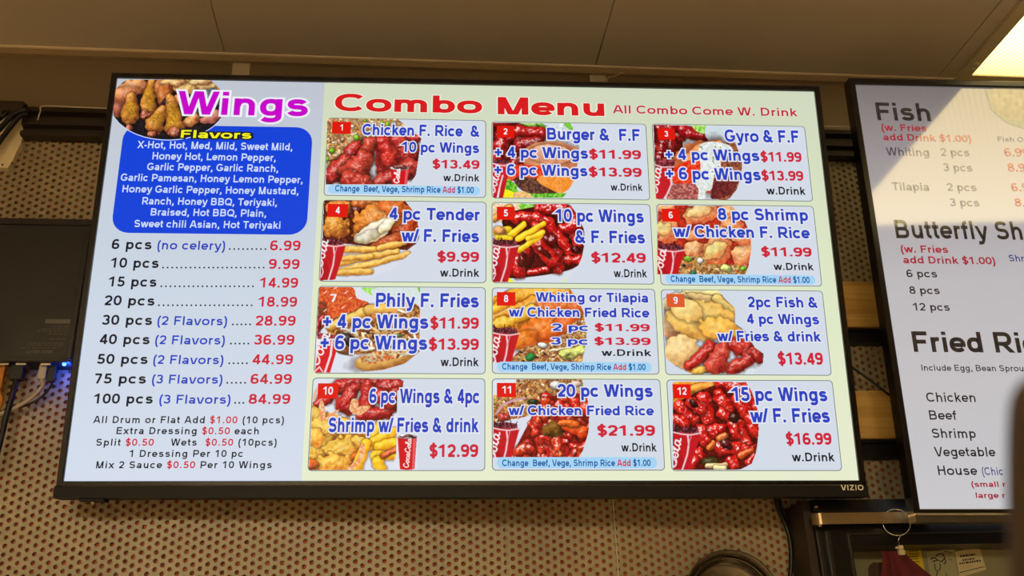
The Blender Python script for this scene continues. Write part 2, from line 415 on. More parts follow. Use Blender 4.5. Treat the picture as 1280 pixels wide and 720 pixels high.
def stroke_mesh(P, w, ext=0.0):
    """a ribbon of width w along the polyline; ends are cut level unless the stroke runs flat"""
    P = [np.array(p) for p in P]
    P = [p for i, p in enumerate(P) if i == 0 or np.linalg.norm(p - P[i - 1]) > 1e-5]
    closed = np.linalg.norm(P[0] - P[-1]) < 1e-4 and len(P) > 4
    if closed: P = P[:-1]
    n = len(P); seg = [(P[(i + 1) % n] - P[i]) for i in range(n if closed else n - 1)]
    seg = [s / np.linalg.norm(s) for s in seg]; L = []; R = []
    for i in range(n):
        if not closed and i in (0, n - 1):
            d = seg[0] if i == 0 else seg[-1]; p = P[i] + d * (-ext if i == 0 else ext)
            nn = np.array([-d[1], d[0]])
            if abs(d[1]) > .8 * abs(d[0]) and n == 2 or abs(d[1]) > .97:
                o = np.array([1.0, 0]) * (w / 2 / max(abs(d[1]), .3)) * np.sign(nn[0] if abs(nn[0]) > 1e-9 else 1)
                if ext and i in (0, n - 1): p = P[i] + d * ((-ext if i == 0 else ext) / max(abs(d[1]), .3))
            else: o = nn * w / 2
        else:
            a, b = seg[i - 1], seg[i % len(seg)]
            na = np.array([-a[1], a[0]]); nb = np.array([-b[1], b[0]]); o = na + nb
            o = o / max(np.linalg.norm(o), 1e-6); c = max(o @ na, .55); o = o * (w / 2) / c; p = P[i]
        L.append(p + o); R.append(p - o)
    v = L + R; f = [(i, i + 1, n + i + 1, n + i)[::-1] for i in range(n - 1)]
    if closed: f.append((n - 1, 0, n, 2 * n - 1)[::-1])
    return v, f

def text_strokes(segs, weight=.19, track=0.0):
    """[(string, tag)] -> list of (vertices, faces, tag) in cap-height units, with its ink bounds"""
    x = 0; items = []
    for s, t in segs:
        for ch in s:
            adv, st = BASE[ch]
            for P in st: items.append(([(px + x, py) for px, py in P], t))
            x += adv / 716.0 + track
    return items

def lay_text(mb, segs, place, mats, weight=.19, halo=0.0, halo_mat=None, z=0.0, track=0.0, shear=0.0):
    """place = (x_left, x_right, baseline, cap height) on the panel; colours by tag"""
    items = text_strokes(segs, weight, track)
    pre = [(stroke_mesh(P, weight), t, P) for P, t in items]
    xs_ = [p[0] for (v, f), t, P in pre for p in v]; lo, hi = min(xs_), max(xs_)
    xl, xr, base, cap = place; sxx = (xr - xl) / (hi - lo)
    def put(v, dz): return [(xl + (p[0] + shear * p[1] - lo) * sxx, dz, base + p[1] * cap) for p in v]
    if halo:
        for (v, f), t, P in pre:
            v2, f2 = stroke_mesh(P, weight + 2 * halo, halo); mb.add(put(v2, z), f2, halo_mat)
        z -= .00012
    for (v, f), t, P in pre: mb.add(put(v, z), f, mats[t])

# ------------------------------------------------------------------ painted food pictures (what the screen displays)
def vnoise(X, Y, per, seed):
    r = np.random.RandomState(seed); g = r.rand(97, 97)
    x = X / per; y = Y / per; xi = np.floor(x).astype(int); yi = np.floor(y).astype(int)
    fx_, fy_ = x - xi, y - yi; fx_ = fx_ * fx_ * (3 - 2 * fx_); fy_ = fy_ * fy_ * (3 - 2 * fy_)
    a = g[yi % 97, xi % 97]; b = g[yi % 97, (xi + 1) % 97]; c = g[(yi + 1) % 97, xi % 97]; d = g[(yi + 1) % 97, (xi + 1) % 97]
    return (a * (1 - fx_) + b * fx_) * (1 - fy_) + (c * (1 - fx_) + d * fx_) * fy_

def inside(X, Y, poly):
    m = np.zeros(X.shape, bool); n = len(poly)
    for i in range(n):
        x0, y0 = poly[i]; x1, y1 = poly[(i + 1) % n]
        if y0 == y1: continue
        c = ((y0 > Y) != (y1 > Y)) & (X < (x1 - x0) * (Y - y0) / (y1 - y0) + x0); m ^= c
    return m

def smooth_poly(pts, n=6):
    P = [np.array(p, float) for p in pts]; N = len(P); out = []
    for i in range(N):
        a, b, c, d = P[i - 1], P[i], P[(i + 1) % N], P[(i + 2) % N]
        for k in range(n):
            t = k / n
            out.append(tuple(.5 * (2 * b + (c - a) * t + (2 * a - 5 * b + 4 * c - d) * t * t + (3 * b - a - 3 * c + d) * t ** 3)))
    return out

class Pic:
    def __init__(s, org, sc_, mask, seed=1, bg=(220, 224, 232), res=1.6):
        s.org, s.s = org, sc_; s.mask = mask; s.seed = seed
        xs_ = [p[0] for p in mask]; ys_ = [p[1] for p in mask]
        s.x0, s.x1, s.y0, s.y1 = min(xs_), max(xs_), min(ys_), max(ys_)
        k = sc_ / res; s.nx = int((s.x1 - s.x0) / k) + 1; s.ny = int((s.y1 - s.y0) / k) + 1; s.k = k
        gx = s.x0 + (np.arange(s.nx * 2) + .5) * k / 2; gy = s.y0 + (np.arange(s.ny * 2) + .5) * k / 2
        s.X, s.Y = np.meshgrid(gx, gy); s.rgb = np.ones(s.X.shape + (3,)) * np.array(bg, float)
        p = sc_
        s.n1 = vnoise(s.X, s.Y, 5 * p, seed); s.n2 = vnoise(s.X, s.Y, 2.1 * p, seed + 1); s.n3 = vnoise(s.X, s.Y, 1.1 * p, seed + 2)
        f = .62 * s.n1 + .30 * s.n2 + .08 * s.n3
        w1, w2 = vnoise(s.X, s.Y, 9 * p, seed + 5), vnoise(s.X, s.Y, 9 * p, seed + 6); v1, v2 = vnoise(s.X, s.Y, 4 * p, seed + 7), vnoise(s.X, s.Y, 4 * p, seed + 8)
        s.WX = s.X + ((w1 - .5) * 7 + (v1 - .5) * 3.2) * p; s.WY = s.Y + ((w2 - .5) * 7 + (v2 - .5) * 3.2) * p
        gy_, gx_ = np.gradient(f); s.gx, s.gy = gx_ * 6, gy_ * 6
    def mix(s, a, c):
        a = np.clip(a, 0, 1)[..., None]; s.rgb = s.rgb * (1 - a) + np.asarray(c, float) * a
    def shade(s, nx, ny, h, alpha, colr, gloss, rough, dark, spot):
        nx = nx - s.gx * rough; ny = ny - s.gy * rough
        q = np.sqrt(nx * nx + ny * ny + h * h) + 1e-6
        d = np.clip((-.4 * nx - .6 * ny + .69 * h) / q, 0, 1)
        sp = np.clip((-.22 * nx - .34 * ny + .91 * h) / q, 0, 1) ** 14
        c = np.asarray(colr, float); dk = np.asarray(dark if dark is not None else c * .35, float)
        tone = np.clip(.26 + 1.1 * d * (.6 + .4 * h) + (s.n2 - .5) * .35 * rough, 0, 1.15)[..., None]
        out = dk + (c - dk) * tone + (s.n1[..., None] - .5) * np.array([44, 40, 22.])
        out = out + (np.clip(sp * 1.6 - .47 + ((s.n2 - .5) * 1.35 + (s.n3 - .5) * .2) * spot, 0, 1) * gloss)[..., None] * (np.array([255, 240, 235.]) - out)
        a = np.clip(alpha, 0, 1)[..., None]; s.rgb = s.rgb * (1 - a) + out * a
    def cap(s, x0, y0, r0, x1, y1, r1, c, gloss=.5, rough=.6, dark=None, spot=.6, sh=.45):
        dx, dy = x1 - x0, y1 - y0; L = dx * dx + dy * dy + 1e-6
        g = min(.65, rough * .5); X = s.X + (s.WX - s.X) * g; Y = s.Y + (s.WY - s.Y) * g
        t = np.clip(((X - x0) * dx + (Y - y0) * dy) / L, 0, 1)
        wob = 1 + (s.n1 - .5) * .3 * min(1, rough)
        r = (r0 + (r1 - r0) * t) * wob
        ox, oy = X - (x0 + dx * t), Y - (y0 + dy * t); d = np.sqrt(ox * ox + oy * oy) / r
        s.mix(np.clip((1.35 - d) / .35, 0, 1) * sh * (d > .9), (30, 8, 4))
        h = np.sqrt(np.clip(1 - d * d, 0, 1)); s.shade(ox / r, oy / r, h, (1 - d) * r / s.k * 1.2, c, gloss, rough, dark, spot)
    def ell(s, cx, cy, rx, ry, ang, c, gloss=.2, rough=.5, dark=None, spot=.5, sh=.35):
        g = min(.6, rough * .42); a = math.radians(ang); X, Y = s.X + (s.WX - s.X) * g - cx, s.Y + (s.WY - s.Y) * g - cy
        u = (X * math.cos(a) + Y * math.sin(a)) / rx; v = (-X * math.sin(a) + Y * math.cos(a)) / ry
        d = np.sqrt(u * u + v * v) * (1 - (s.n1 - .5) * .3 * rough)
        if sh: s.mix(np.clip((1.3 - d) / .3, 0, 1) * sh * (d > .9), (30, 10, 4))
        nx = u * math.cos(a) - v * math.sin(a); ny = u * math.sin(a) + v * math.cos(a)
        s.shade(nx, ny, np.sqrt(np.clip(1 - d * d, 0, 1)), (1 - d) * min(rx, ry) / s.k * 1.2, c, gloss, rough, dark, spot)
    def poly(s, pts, c, c2=None, noise=1.0, curve=True, a=1.0, thr=.5, soft=.12, nf='n2'):
        m = inside(s.X, s.Y, smooth_poly(pts) if curve else pts).astype(float) * a
        cc = np.ones(s.X.shape + (3,)) * np.asarray(c, float)
        if c2 is not None:
            t = np.clip((getattr(s, nf) - thr) / soft * .5 + .5, 0, 1)[..., None]; cc = cc * (1 - t) + np.asarray(c2, float) * t
        cc = cc * (1 + (s.n3[..., None] - .5) * .3 * noise); s.rgb = s.rgb * (1 - m[..., None]) + cc * m[..., None]
    def grains(s, poly, n, ln, wd, cols, seed=3):
        r = np.random.RandomState(seed); xs_ = [p[0] for p in poly]; ys_ = [p[1] for p in poly]; k = 0
        while k < n:
            x, y = r.uniform(min(xs_), max(xs_)), r.uniform(min(ys_), max(ys_))
            if not inside(np.array([x]), np.array([y]), poly)[0]: k += .3; continue
            a = r.uniform(0, math.pi); c = np.array(cols[r.randint(len(cols))], float) * r.uniform(.75, 1.1)
            l = ln * r.uniform(.6, 1.2); s.small(x, y, l, wd * r.uniform(.7, 1.2), a, c); k += 1
    def small(s, x, y, l, wd, a, c):
        R = l + wd; k = s.k / 2
        i0, i1 = int((x - R - s.x0) / k), int((x + R - s.x0) / k) + 1; j0, j1 = int((y - R - s.y0) / k), int((y + R - s.y0) / k) + 1
        i0, j0 = max(i0, 0), max(j0, 0)
        if i1 <= i0 or j1 <= j0: return
        X, Y = s.X[j0:j1, i0:i1] - x, s.Y[j0:j1, i0:i1] - y
        if X.size == 0: return
        u = (X * math.cos(a) + Y * math.sin(a)) / l; v = (-X * math.sin(a) + Y * math.cos(a)) / wd
        d = np.sqrt(u * u + v * v); al = np.clip((1.15 - d) * 3, 0, 1)[..., None]
        t = np.clip(.98 - .25 * (Y / (l + wd)) + .15 * (1 - d), .4, 1.2)[..., None]
        s.rgb[j0:j1, i0:i1] = s.rgb[j0:j1, i0:i1] * (1 - al) + np.clip(c * t, 0, 255) * al
    def line(s, pts, wd, c, a=1.0):
        for (x0, y0), (x1, y1) in zip(pts[:-1], pts[1:]):
            dx, dy = x1 - x0, y1 - y0; t = np.clip(((s.X - x0) * dx + (s.Y - y0) * dy) / (dx * dx + dy * dy + 1e-6), 0, 1)
            d = np.hypot(s.X - x0 - dx * t, s.Y - y0 - dy * t); s.mix(np.clip((wd / 2 - d) / s.k * 2 + .5, 0, 1) * a, c)
    def script(s, x, y, ang, size, wd, part='Cola'):
        """white flowing soda lettering"""
        L = {'C': ([(.75, .75), (.5, .95), (.2, .7), (.1, .35), (.3, .05), (.6, .1), (.8, .3)], .85),
             'o': ([(.3, .5), (.1, .35), (.12, .1), (.35, .03), (.5, .25), (.4, .48), (.3, .5), (.6, .45)], .6),
             'c': ([(.5, .45), (.25, .5), (.1, .25), (.25, .03), (.55, .12)], .55),
             'l': ([(.05, .1), (.35, .6), (.4, .95), (.22, .9), (.15, .3), (.25, .03), (.45, .12)], .45),
             'a': ([(.5, .48), (.2, .48), (.08, .2), (.25, .03), (.48, .3), (.5, .48), (.48, .1), (.7, .1)], .7),
             '-': ([(.05, .3), (.35, .32)], .4)}
        ca, sa = math.cos(math.radians(ang)), math.sin(math.radians(ang)); px = 0
        for ch in part:
            pts, adv = L[ch]
            q = [tuple(v)[:2] for v in catmull([(p[0], p[1], 0) for p in pts], 4)]
            s.line([(x + ((u + px) * ca + v * sa) * size, y + ((u + px) * sa - v * ca) * size) for u, v in q], wd, (250, 240, 240))
            px += adv
    def cup_edge(s, x, y, sc_=1.0, bottom=None, txt=(20, 235, 78)):
        """the soda cup cut off by the card's left edge; x,y = left end of the rim"""
        k = sc_; b = bottom if bottom is not None else y + 250 * k
        s.poly([(x, y - 55 * k), (x + 30 * k, y - 30 * k), (x + 90 * k, y - 35 * k), (x + 165 * k, y - 25 * k), (x + 170 * k, y + 12 * k), (x, y + 5 * k)], (70, 25, 30), (150, 60, 75), curve=False)
        for i in range(9):
            xx = x + (10 + 17 * i) * k; s.line([(xx, y), (xx + random.uniform(-18, 22) * k, y - random.uniform(25, 55) * k)], 5 * k, (45, 18, 20))
        s.poly([(x, y), (x + 180 * k, y + 15 * k), (x + 165 * k, y + 70 * k), (x + 105 * k, b), (x, b)], (196, 22, 34), None, .3, False)
        s.poly([(x, y + 90 * k), (x + 40 * k, y + 120 * k), (x + 90 * k, b), (x, b)], (176, 16, 30), None, .3, False)
        s.line([(x, y + 2 * k), (x + 50 * k, y + 14 * k), (x + 110 * k, y + 20 * k), (x + 182 * k, y + 8 * k)], 10 * k, (235, 190, 195))
        s.line([(x + 95 * k, y + 22 * k), (x + 102 * k, y + 80 * k), (x + 92 * k, y + 150 * k), (x + 58 * k, b)], 11 * k, (238, 205, 208))
        s.line([(x + 120 * k, y + 22 * k), (x + 100 * k, y + 90 * k)], 5 * k, (225, 150, 155))
        s.script(x + txt[0] * k, y + txt[1] * k, -txt[2], 78 * k, 9 * k, 'ocaCola'[3:])
        s.line([(x + 8 * k, y + 235 * k), (x + 22 * k, y + 200 * k), (x + 12 * k, y + 150 * k)], 7 * k, (240, 215, 218))
    def cup_full(s, xl, xr, y0, y1):
        wd = xr - xl; cx = (xl + xr) / 2
        s.poly([(xl + wd * .02, y0), (xr - wd * .02, y0), (xr - wd * .14, y1), (cx, y1 + wd * .05), (xl + wd * .14, y1)], (206, 20, 28), None, .2, False)
        s.poly([(xr - wd * .2, y0), (xr - wd * .05, y0), (xr - wd * .17, y1), (xr - wd * .27, y1)], (230, 90, 95), None, .2, False)
        s.ell(cx, y0, wd * .52, wd * .13, 0, (242, 238, 238), 0, .1, sh=0); s.ell(cx, y0, wd * .44, wd * .09, 0, (110, 50, 50), .8, 1.5, sh=0)
        big = y1 - y0 > 140; s.script(xl + wd * (.56 if big else .45), y1 - wd * .05, -84, (y1 - y0) * (.172 if big else .34), wd * (.045 if big else .06), 'CocaCola' if big else 'Cola')
    def build(s, name, parent, S, yoff, m):
        R = s.rgb.reshape(s.ny, 2, s.nx, 2, 3).mean(axis=(1, 3)); R = np.clip(R, 0, 255)
        cx = s.x0 + (np.arange(s.nx) + .5) * s.k; cy = s.y0 + (np.arange(s.ny) + .5) * s.k
        X, Y = np.meshgrid(cx, cy); keep = inside(X, Y, s.mask)
        px = s.org[0] + X / s.s; py = s.org[1] + Y / s.s
        UV = S(px.ravel(), py.ravel()); v = np.c_[UV[:, 0], np.full(len(UV), yoff), UV[:, 1]]
        idx = np.arange(s.nx * s.ny).reshape(s.ny, s.nx)
        kk = keep[:-1, :-1] & keep[1:, :-1] & keep[:-1, 1:] & keep[1:, 1:]
        f = np.stack([idx[:-1, :-1], idx[1:, :-1], idx[1:, 1:], idx[:-1, 1:]], -1)[kk]
        me = bpy.data.meshes.new(name); me.from_pydata(v.tolist(), [], f.tolist())
        at = me.color_attributes.new('picture', 'FLOAT_COLOR', 'POINT')
        at.data.foreach_set('color', np.c_[lin(R.reshape(-1, 3)), np.ones(len(v))].ravel()); me.materials.append(m); me.update()
        o = bpy.data.objects.new(name, me); col.objects.link(o); o.parent = parent; return o

pic_mat, pic_gloss = screen_mat('displayed_picture', (255, 255, 255)), screen_mat('displayed_picture_glossy', (255, 255, 255), .06, 2.35)
for q in (pic_mat, pic_gloss):
    _a = q.node_tree.nodes.new('ShaderNodeAttribute'); _a.attribute_name = 'picture'
    q.node_tree.links.new(_a.outputs['Color'], q.node_tree.nodes['Principled BSDF'].inputs['Emission Color'])

# ------------------------------------------------------------------ screens: pose and pixel -> panel coordinates
class Panel:
    """a wall screen's plane: origin at the picture centre, x right, z up, y into the wall"""
    def __init__(s, r, t):
        R = rod(r); A = np.array([R[:, 0], R[:, 2], -R[:, 1]]).T
        s.Mw = np.eye(4); s.Mw[:3, :3] = M @ A; s.Mw[:3, 3] = CAM + M @ np.array(t)
        s.o = s.Mw[:3, 3]; s.A = s.Mw[:3, :3]
    def S(s, px, py):
        px = np.atleast_1d(np.asarray(px, float)); py = np.atleast_1d(np.asarray(py, float))
        d = np.stack([(px - 640) / F_PX, (py - 360) / F_PX, np.ones_like(px)], -1) @ M.T
        n = s.A[:, 1]; t = (n @ (s.o - CAM)) / (d @ n); q = (CAM + d * t[:, None] - s.o) @ s.A
        return q[:, [0, 2]]
    def p(s, px, py): return tuple(s.S(px, py)[0])

def rrect(x0, x1, z0, z1, r, y, n=6):
    pts = []
    for cx, cz, a0 in ((x1 - r, z1 - r, 0), (x0 + r, z1 - r, 90), (x0 + r, z0 + r, 180), (x1 - r, z0 + r, 270)):
        for k in range(n + 1):
            t = math.radians(a0 + 90 * k / n); pts.append((cx + r * math.cos(t), y, cz + r * math.sin(t)))
    return pts
def add_rrect(mb, x0, x1, z0, z1, r, y, m):
    p = rrect(x0, x1, z0, z1, r, y); mb.add(p, [tuple(range(len(p)))], m)

def place_px(panel, org, s, xl, xr, bl, br, cap):
    """text box read off the photo (crop coordinates) -> panel coordinates"""
    a = panel.p(org[0] + xl / s, org[1] + bl / s); b = panel.p(org[0] + xr / s, org[1] + br / s)
    mx, my = org[0] + (xl + xr) / 2 / s, org[1] + (bl + br) / 2 / s
    c0 = panel.p(mx, my); c1 = panel.p(mx, my - cap / s)
    return (a[0], b[0], (a[1] + b[1]) / 2, c1[1] - c0[1])

# ------------------------------------------------------------------ the combo menu screen
tv_black = mat('tv_gloss_black', (22, 18, 17), .22)
tv_satin = mat('tv_chin_black', (17, 16, 15), .5, spec=.25)
tv_lip = mat('tv_lip_gloss', (92, 80, 72), .3, .3)
badge_white = mat('badge_silver', (250, 244, 225), .4)
body_mat = mat('tv_back_plastic', (18, 17, 16), .6)

def bars(mb, xo0, xo1, zo0, zo1, xi0, xi1, zi0, zi1, y0, y1, m):
    """a rectangular ring with mitred, bevelled bars"""
    e = .0012
    loops = [(xi0, xi1, zi0, zi1, y1), (xi0, xi1, zi0, zi1, y0 + e), (xi0 - e, xi1 + e, zi0 - e, zi1 + e, y0),
             (xo0 + e, xo1 - e, zo0 + e, zo1 - e, y0), (xo0, xo1, zo0, zo1, y0 + e), (xo0, xo1, zo0, zo1, y1)]
    v = []
    for a, b, c, d, y in loops: v += [(a, y, c), (b, y, c), (b, y, d), (a, y, d)]
    f = []
    for k in range(5):
        for i in range(4):
            j = (i + 1) % 4; f.append((k * 4 + i, k * 4 + j, (k + 1) * 4 + j, (k + 1) * 4 + i))
    for i in range(4):
        j = (i + 1) % 4; f.append((20 + i, 20 + j, j, i))
    return mb.add(v, f, m)

T1 = Panel((-.3161, -.0504, .0008), (-.0618, -.0266, 1.4694))
W1, H1 = .5535, .31135
tv1 = empty('menu_screen'); tv1.matrix_world = Matrix(T1.Mw.tolist())
tag(tv1, 'large wall screen showing the wings price list and twelve numbered combo meals', 'tv', 'menu screens')
mb = MB(); bars(mb, -.5622, .5622, -.3185, .3198, -W1, W1, -H1, H1, -.005, .02, tv_black); mb.build('frame', tv1)
MB().box((-.5628, -.0075, -.3345), (.5628, .02, -.3186), tv_satin).build('chin', tv1)
mb = MB(); mb.add([(-W1, -.0015, -H1 - .0003), (W1, -.0015, -H1 - .0003), (W1, -.0054, -.3185), (-W1, -.0054, -.3185)], [(0, 1, 2, 3)], tv_lip); mb.build('lower_lip', tv1)
mb = MB(); mb.bbox((-.552, .0205, -.325), (.552, .052, .31), body_mat, .012); mb.build('back_housing', tv1)
a = T1.p(100, 626); b = T1.p(131, 626)
mb = MB(); mb.bbox((a[0], -.004, -.3385), (b[0], .018, -.3343), tv_satin, .0015); mb.build('sensor_bar', tv1)
q = T1.p(115, 627)
MB().lathe([(0, -.004), (.0035, -.004), (.004, -.0015), (.004, .0)], (q[0], .004, q[1] - .0005), (0, 1, 0), mat('screw_steel', (170, 165, 150), .3, 1), 14).build('screw', tv1)
mb = MB(); mb.box((-.2, .0525, -.12), (.2, .06, .12), body_mat); mb.box((-.05, .06, -.05), (.05, .112, .05), body_mat); mb.box((-.16, .112, -.08), (.16, .118, .08), body_mat)
mb.build('wall_mount', tv1)
mb = MB()
pl = (T1.p(1049, 613.5)[0], T1.p(1077, 613.5)[0], T1.p(1063, 613.3)[1], 0)
z0, z1 = T1.p(1063, 613.6)[1], T1.p(1063, 606.8)[1]
lay_text(mb, [('VIZIO', 0)], (pl[0], pl[1], z0, z1 - z0), {0: badge_white}, weight=.17, z=-.0079, track=.08); mb.build('badge', tv1)

# display: pale panel behind the prices, greenish paper behind the cards
E_ = lambda n, c: screen_mat(n, c)
base_m = gradient_screen('display_pale', [(0, (212, 221, 236)), (.45, (203, 214, 228)), (1, (190, 197, 208))], .4, 1.2)  # dimmer top: viewing-angle falloff put into the display colours
green_m = gradient_screen('display_green', [(0, (231, 236, 206)), (.5, (221, 231, 197)), (1, (208, 216, 190))], .4, 1.2)
mb = MB(); xm = T1.p(392, 340)[0]
mb.add([(-W1, 0, -H1), (xm, 0, -H1), (xm, 0, H1), (-W1, 0, H1)], [(0, 1, 2, 3)], base_m)
mb.add([(xm, 0, -H1), (W1, 0, -H1), (W1, 0, H1), (xm, 0, H1)], [(0, 1, 2, 3)], green_m)
mb.build('screen', tv1)

BLUE = E_('ink_blue', (44, 66, 190)); RED = E_('ink_red', (206, 36, 58)); BLK = E_('ink_black', (26, 28, 36)); WHT = E_('ink_white', (236, 238, 246))
MAG = E_('ink_magenta', (198, 4, 200)); YEL = E_('ink_yellow', (240, 236, 30)); PANEL = E_('panel_blue', (14, 66, 216)); LBL = E_('ink_pale_blue', (205, 220, 250))
HRED = E_('ink_heading_red', (216, 26, 30)); HPK = E_('ink_heading_rose', (196, 44, 70)); BADGE = E_('number_red', (224, 22, 12)); BADGE_O = E_('number_orange', (220, 92, 48))
CARD = E_('card_white', (211, 219, 231)); LINE = E_('card_line', (112, 122, 118)); BAR = E_('bar_blue', (164, 212, 246)); DBL = E_('ink_deep_blue', (26, 92, 160))
HALO = E_('ink_halo', (228, 230, 240)); PGR = E_('card_grey_print', (60, 70, 70))

def T(mb, org, s, txt, xl, xr, bl, br, cap, c, halo=0.0, hm=None, weight=.19, z=-.0009, panel=T1, track=0.0):
    segs = txt if isinstance(txt, list) else [(txt, 0)]
    lay_text(mb, segs, place_px(panel, org, s, xl, xr, bl, br, cap), c if isinstance(c, dict) else {0: c}, weight, halo, hm or HALO, z, track)

A3 = ((390, 95), 4.5); B3 = ((600, 95), 4.5); C3 = ((800, 95), 4.5)
r53 = 16 / 3
D4, E5, F6 = ((385, 240), r53), ((600, 240), r53), ((810, 240), r53)
G7, H8, I9 = ((375, 350), r53), ((600, 350), r53), ((820, 350), r53)
J10, K11, L12 = ((375, 465), r53), ((600, 465), r53), ((820, 465), r53)

def pts_of(o, s, *q): return q
RICE = [(244, 226, 190), (236, 190, 130), (226, 130, 60), (214, 176, 130), (190, 140, 92), (232, 205, 160), (150, 92, 58), (220, 160, 90), (120, 66, 44), (196, 170, 70)]
SAUCE = (206, 28, 24); SAUCE_D = (78, 8, 8)

def pic1():
    p = Pic(*A3, [(85, 238), (480, 240), (545, 290), (616, 350), (610, 400), (586, 560), (550, 612), (76, 612)], 11, (222, 224, 230))
    rice = [(85, 238), (500, 240), (540, 320), (420, 400), (200, 470), (70, 520)]
    p.poly(rice, (150, 104, 66), (196, 158, 112), curve=False)
    p.grains(rice, 420, 13, 5, RICE, 4)
    for x, y, r in ((250, 350, 17), (112, 420, 17), (425, 270, 12), (395, 262, 10), (86, 470, 12), (300, 250, 9)): p.ell(x, y, r, r * 1.1, 0, (130, 200, 40), .3)
    for x, y in ((170, 320), (230, 285), (340, 258), (465, 250)): p.ell(x, y, 13, 9, 30, (238, 220, 180))
    R = (196, 52, 44)
    p.cap(560, 370, 42, 560, 540, 40, (188, 44, 42), .4, 1.0); p.cap(460, 345, 30, 590, 350, 26, (198, 46, 42), .4, 1); p.cap(480, 360, 50, 540, 480, 56, (196, 50, 44), .5, 1.1)
    p.cap(390, 390, 46, 420, 560, 50, (176, 40, 38), .4, 1.1); p.cap(370, 600, 40, 560, 520, 56, (186, 56, 48), .45, 1.1); p.cap(400, 370, 44, 440, 470, 58, (208, 50, 42), .6, 1)
    p.cap(80, 590, 44, 250, 400, 36, (190, 48, 42), .5, .9); p.cap(120, 560, 46, 190, 470, 40, (200, 58, 46), .5, 1.1)
    p.cap(330, 372, 34, 285, 470, 52, (206, 66, 50), .5, 1); p.cap(285, 470, 56, 240, 560, 88, (204, 68, 52), .5, 1.1); p.cap(210, 590, 60, 290, 600, 50, (196, 62, 46), .45, 1.2)
    p.cup_full(438, 550, 518, 612)
    return p
def wings_bg(p, x0, y0, x1, y1, n, seed, c=SAUCE, d=SAUCE_D, gloss=.9):
    r = np.random.RandomState(seed)
    p.poly([(x0, y0), (x1, y0), (x1, y1), (x0, y1)], d, (120, 14, 12), curve=False)
    for i in range(n):
        x, y, a = r.uniform(x0, x1), r.uniform(y0, y1), r.uniform(0, 2 * math.pi); l = r.uniform(35, 80); q = r.uniform(26, 42)
        cc = np.array(c) * r.uniform(.75, 1.08); p.cap(x, y, q, x + l * math.cos(a), y + l * math.sin(a), q * r.uniform(.8, 1.3), cc, gloss, 1.1, d, 1.0)
def pic2():
    p = Pic(*B3, [(70, 262), (520, 266), (560, 395), (555, 470), (530, 590), (490, 660), (466, 688), (72, 688)], 12, (214, 222, 230))
    p.poly([(215, 258), (300, 262), (360, 300), (480, 262), (530, 290), (540, 400), (330, 380), (240, 330)], (206, 222, 226), (226, 234, 238))
    p.poly([(215, 262), (260, 290), (330, 300), (345, 262)], (120, 200, 60), (190, 230, 130)); p.poly([(470, 270), (500, 300), (524, 300), (500, 262)], (120, 200, 60))
    p.cap(370, 300, 12, 330, 275, 14, (90, 180, 40))
    wings_bg(p, 72, 262, 215, 500, 9, 5, (196, 30, 30)); p.cap(210, 310, 34, 340, 330, 36, (180, 22, 24), .9, .9, SAUCE_D); p.cap(240, 390, 46, 330, 370, 30, (176, 30, 34), .9, 1, SAUCE_D)
    p.cap(85, 480, 30, 120, 380, 44, (190, 28, 30), .9, 1, SAUCE_D)
    p.ell(420, 480, 190, 112, 8, (228, 150, 104), .25, .2, (168, 84, 46)); p.ell(400, 440, 120, 56, 4, (234, 176, 140), .2, .2, (210, 136, 96))
    p.poly([(150, 560), (210, 500), (560, 540), (540, 640), (400, 600), (170, 590)], (214, 44, 30), (236, 90, 50))
    p.poly([(190, 580), (260, 570), (400, 600), (430, 660), (330, 672), (230, 640)], (78, 44, 36), (120, 76, 58))
    p.poly([(320, 575), (540, 520), (536, 600), (480, 650), (430, 655)], (240, 140, 44), (250, 160, 70), .4)
    p.poly([(140, 580), (200, 610), (240, 660), (480, 660), (500, 680), (470, 700), (150, 700)], (70, 160, 40), (140, 210, 60)); p.poly([(130, 640), (190, 655), (215, 695), (110, 695)], (250, 236, 30), None, .3)
    p.poly([(190, 660), (250, 650), (300, 690), (200, 695)], (240, 190, 120))
    p.cup_edge(68, 490, .58, 690, (12, 330, 74)); p.poly([(70, 500), (150, 500), (140, 600), (70, 690)], (206, 30, 42), None, .3, False); p.line([(72, 492), (110, 505), (160, 506)], 6, (240, 220, 222)); p.script(80, 668, -74, 52, 6, 'Cola'); p.line([(128, 560), (112, 620), (96, 690)], 8, (240, 220, 222))
    return p
